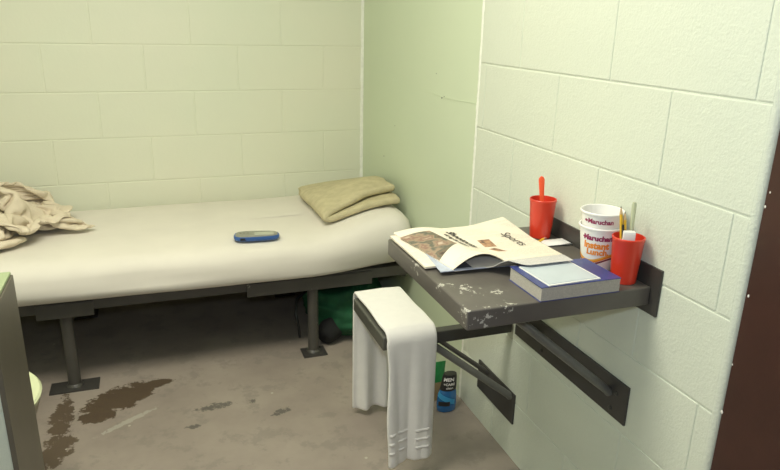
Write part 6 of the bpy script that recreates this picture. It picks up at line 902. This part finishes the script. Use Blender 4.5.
# small swoosh beside each name
for (par, base, z0) in ((n_out, NC, .086), (n_in, IN, .0905)):
    bm = nb(); fn = on_cup(base, z0, aim - .80, .0006)
    vs_ = [bm.verts.new(fn(.0045 * math.cos(2 * PI * i / 12), .0030 * math.sin(2 * PI * i / 12))) for i in range(12)]
    bm.faces.new(vs_); obj('round_emblem', bm, M['purple'], par)
def stripe(z0, w, lift, m, name):
    bm = nb()
    def g(u, v):
        a = aim - 1.75 + 3.5 * u; z = z0 + .0075 * math.cos((a - aim - .9) * 2.2) + w * v; r = cup_r(z) + lift
        return (NC.x + r * math.cos(a), NC.y + r * math.sin(a), NC.z + z)
    grid(bm, g, 60, 2); obj(name, bm, m, n_out, smooth=180)
stripe(.036, .0042, .0004, M['yellow_ink'], 'yellow_stripe'); stripe(.0318, .0042, .0004, M['orange'], 'orange_stripe'); stripe(.0265, .0042, .0004, M['maroon'], 'maroon_stripe')

# thick paperback and notepad
bk = thing('paperback_book', (-.19, -2.075, DZ), 'thick blue covered paperback lying at the front of the desk', 'book')
bx0, bx1, by0, by1 = -.288, -.090, -2.137, -2.055 + .047
bx1 = -.092
bm = nb(); box(bm, bx0 + .002, bx1 - .001, by0 + .001, by1 - .001, DZ + .0012, DZ + .0305, .0008)
obj('pages', bm, M['paper_grey'], bk)
obj('front_cover', boxbm(bx0, bx1, by0, by1, DZ + .0306, DZ + .0322, bev=.0005), M['blue_cover'], bk)
obj('back_cover', boxbm(bx0, bx1, by0, by1, DZ, DZ + .0011, bev=.0003), M['blue_cover'], bk)
pad = thing('notepad', (-.2, -2.09, DZ + .0323), 'small pale blue notepad with a white border on the blue paperback', 'notepad')
R9 = (0, 0, math.radians(2))
obj('backing', boxbm(-.272, -.143, -2.1345, -2.020, DZ + .0325, DZ + .0352, bev=.0006, rot=R9), M['card_edge'], pad)
obj('cover_sheet', boxbm(-.270, -.148, -2.1305, -2.022, DZ + .0353, DZ + .0362, bev=.0003, rot=R9), M['card'], pad)

# packet and pencil stub behind the newspaper
pk = thing('condiment_packet', (-.04, -1.81, DZ), 'small white and black packet lying beside the wall lip of the desk', 'packet')
bm = nb()
def pf(u, v):
    x = -.077 + .066 * u; y = -1.838 + .045 * v + .010 * (u - .5) * -1
    z = DZ + .0022 + .0035 * math.sin(PI * u) * math.sin(PI * v) + .0035 * u
    return (x, y, z)
grid(bm, pf, 14, 10); thick(bm, .0018); obj('foil', bm, M['whiteplastic'], pk, smooth=60)
bm = nb(); grid(bm, lambda u, v: (-.077 + .066 * (u), -1.8395 + .003 * v - .010 * (u - .5), DZ + .0012 + .004 * u * v + .002 * u), 8, 2); thick(bm, .0012); obj('dark_edge', bm, M['black'], pk)
pencil((-.045, -1.775, DZ + .0037), (-.150, -1.845, DZ + .0037), 'short yellow pencil lying flat between newspaper and red tumbler')

# ---------------------------------------------------------------- newspaper
npz = DZ
news = thing('newspaper', (-.26, -1.8, DZ), 'folded newspaper with a colour photo lying on the left of the desk', 'newspaper')
# bottom section, flat
def sec(name, pts, z, th, m, wob=.001):
    """pts: BL, BR, FR, FL (x,y)"""
    bm = nb()
    def g(u, v):
        a = Vector(pts[0]).lerp(Vector(pts[1]), u); b = Vector(pts[3]).lerp(Vector(pts[2]), u); p = a.lerp(b, v)
        return (p.x, p.y, z + th + wob * (1 + noise.noise(Vector((p.x, p.y, z)) * 12)))
    grid(bm, g, 24, 24); thick(bm, th)
    return obj(name, bm, m, news, smooth=30)
sec('lower_section', [(-.447, -1.668), (-.11, -1.675), (-.11, -1.90), (-.446, -1.905)], npz + .0002, .0045, M['news'], .0008)
sec('loose_flyer', [(-.40, -1.72), (-.14, -1.72), (-.12, -1.955), (-.425, -1.945)], npz + .0062, .002, M['news_blue'], .0006)
# right-hand grey flap that reaches over the notepad
bm = nb()
def flap(u, v):
    x = -.345 + .200 * u
    q = min(1, max(0, (x + .325) / .07)); yfr = -1.945 - .092 * q * q * (3 - 2 * q) + .05 * max(0, x + .14)
    y = -1.78 + (yfr + 1.78) * v
    k = min(1, max(0, (-1.950 - y) / .05)); z = npz + .0108 + .0305 * k * k * (3 - 2 * k)
    return (x, y, z)
grid(bm, flap, 24, 24); thick(bm, .0012); obj('inner_pages', bm, M['news_grey'], news, smooth=60)
bm = nb(); grid(bm, lambda u, v: (-.372 + .135 * u - .01 * v, -1.85 - .088 * v, npz + .0114), 12, 8); thick(bm, .0004); obj('arch_shade_panel', bm, simple('painted_arch_shade', (.07, .075, .095), .7, .3, 40), news)  # dark colour paints in the shade under the front page's arch
# top folded section: heights over (x,y)
XS0, XS1 = -.438, -.398      # spine x at back / front
YB, YFR = -1.655, -1.945
def top_h(x, y):
    v = min(1, max(0, (YB - y) / (YB - YFR)))
    xs = XS0 + (XS1 - XS0) * v
    d = max(0, x - xs)
    hump = (.010 + .026 * v ** 3.2) * math.sin(min(PI, d / .145 * PI) if d < .145 else PI)
    base = .0105 + .002 * math.sin(v * 4)
    br = .024 * max(0, (x + .22) / .15) ** 1.3 * max(0, 1 - v * 2.0) ** 1.2 if x > -.22 else 0   # raised back right corner
    tip = .030 * min(1, max(0, (x + .30) / .10)) * min(1, max(0, (v - .45) / .5))      # rides up over the book
    return npz + base + hump + br + tip * .10 + .001 * noise.noise(Vector((x, y, 0)) * 15)
def top_sheet(bm, xoff=0, zoff=0, th=.0010, xr=-.085, only_under=False):
    # s: 0 under right .. spine .. 1 top right
    def g(s, v):
        y0 = YB - .004 + (.0) ; y = YB + (YFR - YB) * v
        xs = XS0 + (XS1 - XS0) * v
        xe = -.105 + .010 * v
        if s < .2:   # lower leaf
            k = 1 - s / .2
            x = xs + .010 + (xe - .06 - xs) * k; z = npz + .0082 + (.010 * max(0, (v - .5)) * k)
        elif s < .3:
            a = (s - .2) / .1 * PI
            zl = npz + .0082; zu = top_h(xs + .008, y)
            c = (zl + zu) / 2; r = (zu - zl) / 2
            x = xs + .009 - min(.012, r * 1.2) * math.sin(a); z = c - r * math.cos(a)
        else:
            k = (s - .3) / .7
            x = xs + .009 + (xe - xs - .009) * k
            y += .012 * (1 - v) * k - .024 * v * k
            z = top_h(x, y)
        return (x, y, z)
    grid(bm, g, 90, 40)
    thick(bm, th)
bm = nb(); top_sheet(bm); bmesh.ops.recalc_face_normals(bm, faces=bm.faces)
obj('front_page', bm, M['news'], news, smooth=50)
# red inner page edge seen at the right front
bm = nb(); grid(bm, lambda u, v: (-.25 + .145 * u, -1.87 - .085 * v, top_h(-.25 + .145 * u, -1.87 - .085 * v) - .0065), 16, 8); thick(bm, .0008)
obj('inner_leaf', bm, M['news_red'], news, smooth=60)
bm = nb(); grid(bm, lambda u, v: (-.24 + .145 * u, -1.87 - .088 * v, top_h(-.24 + .145 * u, -1.87 - .088 * v) - .0040), 16, 8); thick(bm, .0008)
obj('inner_leaf', bm, M['news_grey'], news, smooth=60)
# printed photograph, headline, small pictures, section title (all lie on the page surface)
def onpage(lift=.0013): return lambda x, y: (x, y, top_h(x, y) + lift)
def patch(name, quad, m, n=16, lift=.0012):
    bm = nb()
    def g(u, v):
        a = Vector(quad[0]).lerp(Vector(quad[1]), u); b = Vector(quad[3]).lerp(Vector(quad[2]), u); p = a.lerp(b, v)
        return (p.x, p.y, top_h(p.x, p.y) + lift)
    grid(bm, g, n, n); return obj(name, bm, m, news, smooth=180)
patch('printed_photo', [(-.432, -1.700), (-.345, -1.690), (-.325, -1.815), (-.402, -1.885)], M['photo'], 24)
patch('printed_picture', [(-.250, -1.774), (-.216, -1.775), (-.222, -1.830), (-.254, -1.828)], M['photo2'])
patch('printed_picture', [(-.252, -1.842), (-.232, -1.838), (-.214, -1.868), (-.238, -1.862)], M['photo2'])
def dirtext(name, body, size, cx, cy, bold=.0, sx=1., ang=-PI / 2 + .06):
    bm = nb(); c_, s_ = math.cos(ang), math.sin(ang); pg = onpage(.0026)
    text_map(bm, body, size, lambda x, y: pg(cx + x * c_ - y * s_, cy + x * s_ + y * c_), bold, 0, sx)
    return obj(name, bm, M['news_ink'], news)
dirtext('headline', 'Shootouts', .032, -.288, -1.765, .03, 1.08)
dirtext('subheading', 'during the season', .018, -.312, -1.785, .03, .95)
dirtext('section_title', 'Sports', .036, -.155, -1.795, .0, 1.05)

# ================================================================== floor items by the wall
bt = thing('body_wash_bottle', (-.082, -1.305, 0), 'blue body wash bottle with a black label on the floor by the wall', 'bottle')
def oval(c, rx, ry, z, dx=0, n=32):
    return [(c[0] + dx + rx * math.cos(2 * PI * i / n), c[1] + ry * math.sin(2 * PI * i / n), z) for i in range(n)]
cc = (-.082, -1.305)
bm = nb(); loft(bm, [oval(cc, .033, .020, .0), oval(cc, .037, .023, .004), oval(cc, .038, .024, .03), oval(cc, .036, .023, .065, .001), oval(cc, .031, .021, .085, .003)])
obj('bottle_body', bm, M['blue_liquid'], bt, smooth=50)
bm = nb(); loft(bm, [oval(cc, .031, .021, .0855, .003), oval(cc, .030, .0205, .10, .005), oval(cc, .027, .019, .135, .008), oval(cc, .024, .017, .146, .009)])
obj('cap', bm, M['black'], bt, smooth=50)
baim = math.atan2(cam.location.y + 1.3, cam.location.x + .082)
def bfn(z0, lift, a0=0):
    def fn(x, y):
        z = z0 + y; a = baim + a0 + x / .030
        t_ = z / .146; w_ = .038 - .010 * max(0, t_ - .35) / .65; d_ = .0242 - .005 * max(0, t_ - .35) / .65
        return (cc[0] + .008 * t_ * t_ + (w_ + lift) * math.cos(a), cc[1] + (d_ + lift) * math.sin(a), z)
    return fn
bm = nb(); grid(bm, lambda u, v: bfn(0, .0016)((u - .5) * .06, .030 + .020 * v + .034 * (1 - u)), 14, 6); obj('blue_swoosh', bm, M['blue_lab'], bt, smooth=180)
bm = nb(); grid(bm, lambda u, v: bfn(0, .0022)((u - .6) * .036, .028 + .018 * v), 10, 3); obj('dark_badge', bm, M['black'], bt, smooth=180)
bm = nb(); text_map(bm, 'MEN', .018, bfn(.132, .0035, .1), .04); text_map(bm, '+CARE', .0125, bfn(.114, .0035, .2), .03); text_map(bm, 'clean', .011, bfn(.100, .0035, .3), .02); obj('label_lettering', bm, M['cup_white'], bt)

sp = thing('snack_packet', (-.105, -1.235, 0), 'small green and tan packet standing on the floor behind the blue bottle', 'packet')
def pkf(x0, x1, z0, z1):
    bm = nb()
    def g(u, v):
        a = 2 * PI * u; z = z0 + (z1 - z0) * v; zz = (z) / .15
        w = .034; d = .014 * math.sin(PI * min(1, max(.06, zz * .9 + .05))) + .002
        return (-.095 + w * math.cos(a) * (1 + .03 * math.sin(z * 90)), -1.236 + d * math.sin(a), z)
    vs = grid(bm, g, 24, 12, closed_u=True)
    for j in (0, 12): bm.faces.new([r[j] for r in vs])
    bmesh.ops.recalc_face_normals(bm, faces=bm.faces); return bm
obj('tan_base', pkf(0, 0, 0, .082), M['tan_wrap'], sp, smooth=60)
obj('green_top', pkf(0, 0, .0822, .158), M['green_wrap'], sp, smooth=60)

# toilet behind the partition
tl = thing('toilet', (-1.60, -1.40, 0), 'toilet with a pale bowl rim showing from behind the low partition', 'toilet')
tc = (-1.545, -1.42, -.0)
bm = nb(); lathe(bm, [(0, 0), (.12, 0), (.125, .03), (.13, .15), (.165, .26), (.19, .335), (.197, .357), (.19, .362), (.165, .362), (.155, .34), (.12, .29), (.05, .25), (0, .245)], tc, 56)
obj('bowl', bm, M['steel'], tl, smooth=45)
bm = nb(); lathe(bm, [(.150, .3625), (.198, .3625), (.200, .368), (.195, .374), (.155, .374), (.150, .368), (.150, .3625)], tc, 56)
obj('seat_ring', bm, M['toilet_in'], tl, smooth=45)
bm = nb(); box(bm, XL + .001, -1.74, -1.56, -1.24, 0, .39, .01)
obj('base_cabinet', bm, M['steel'], tl)
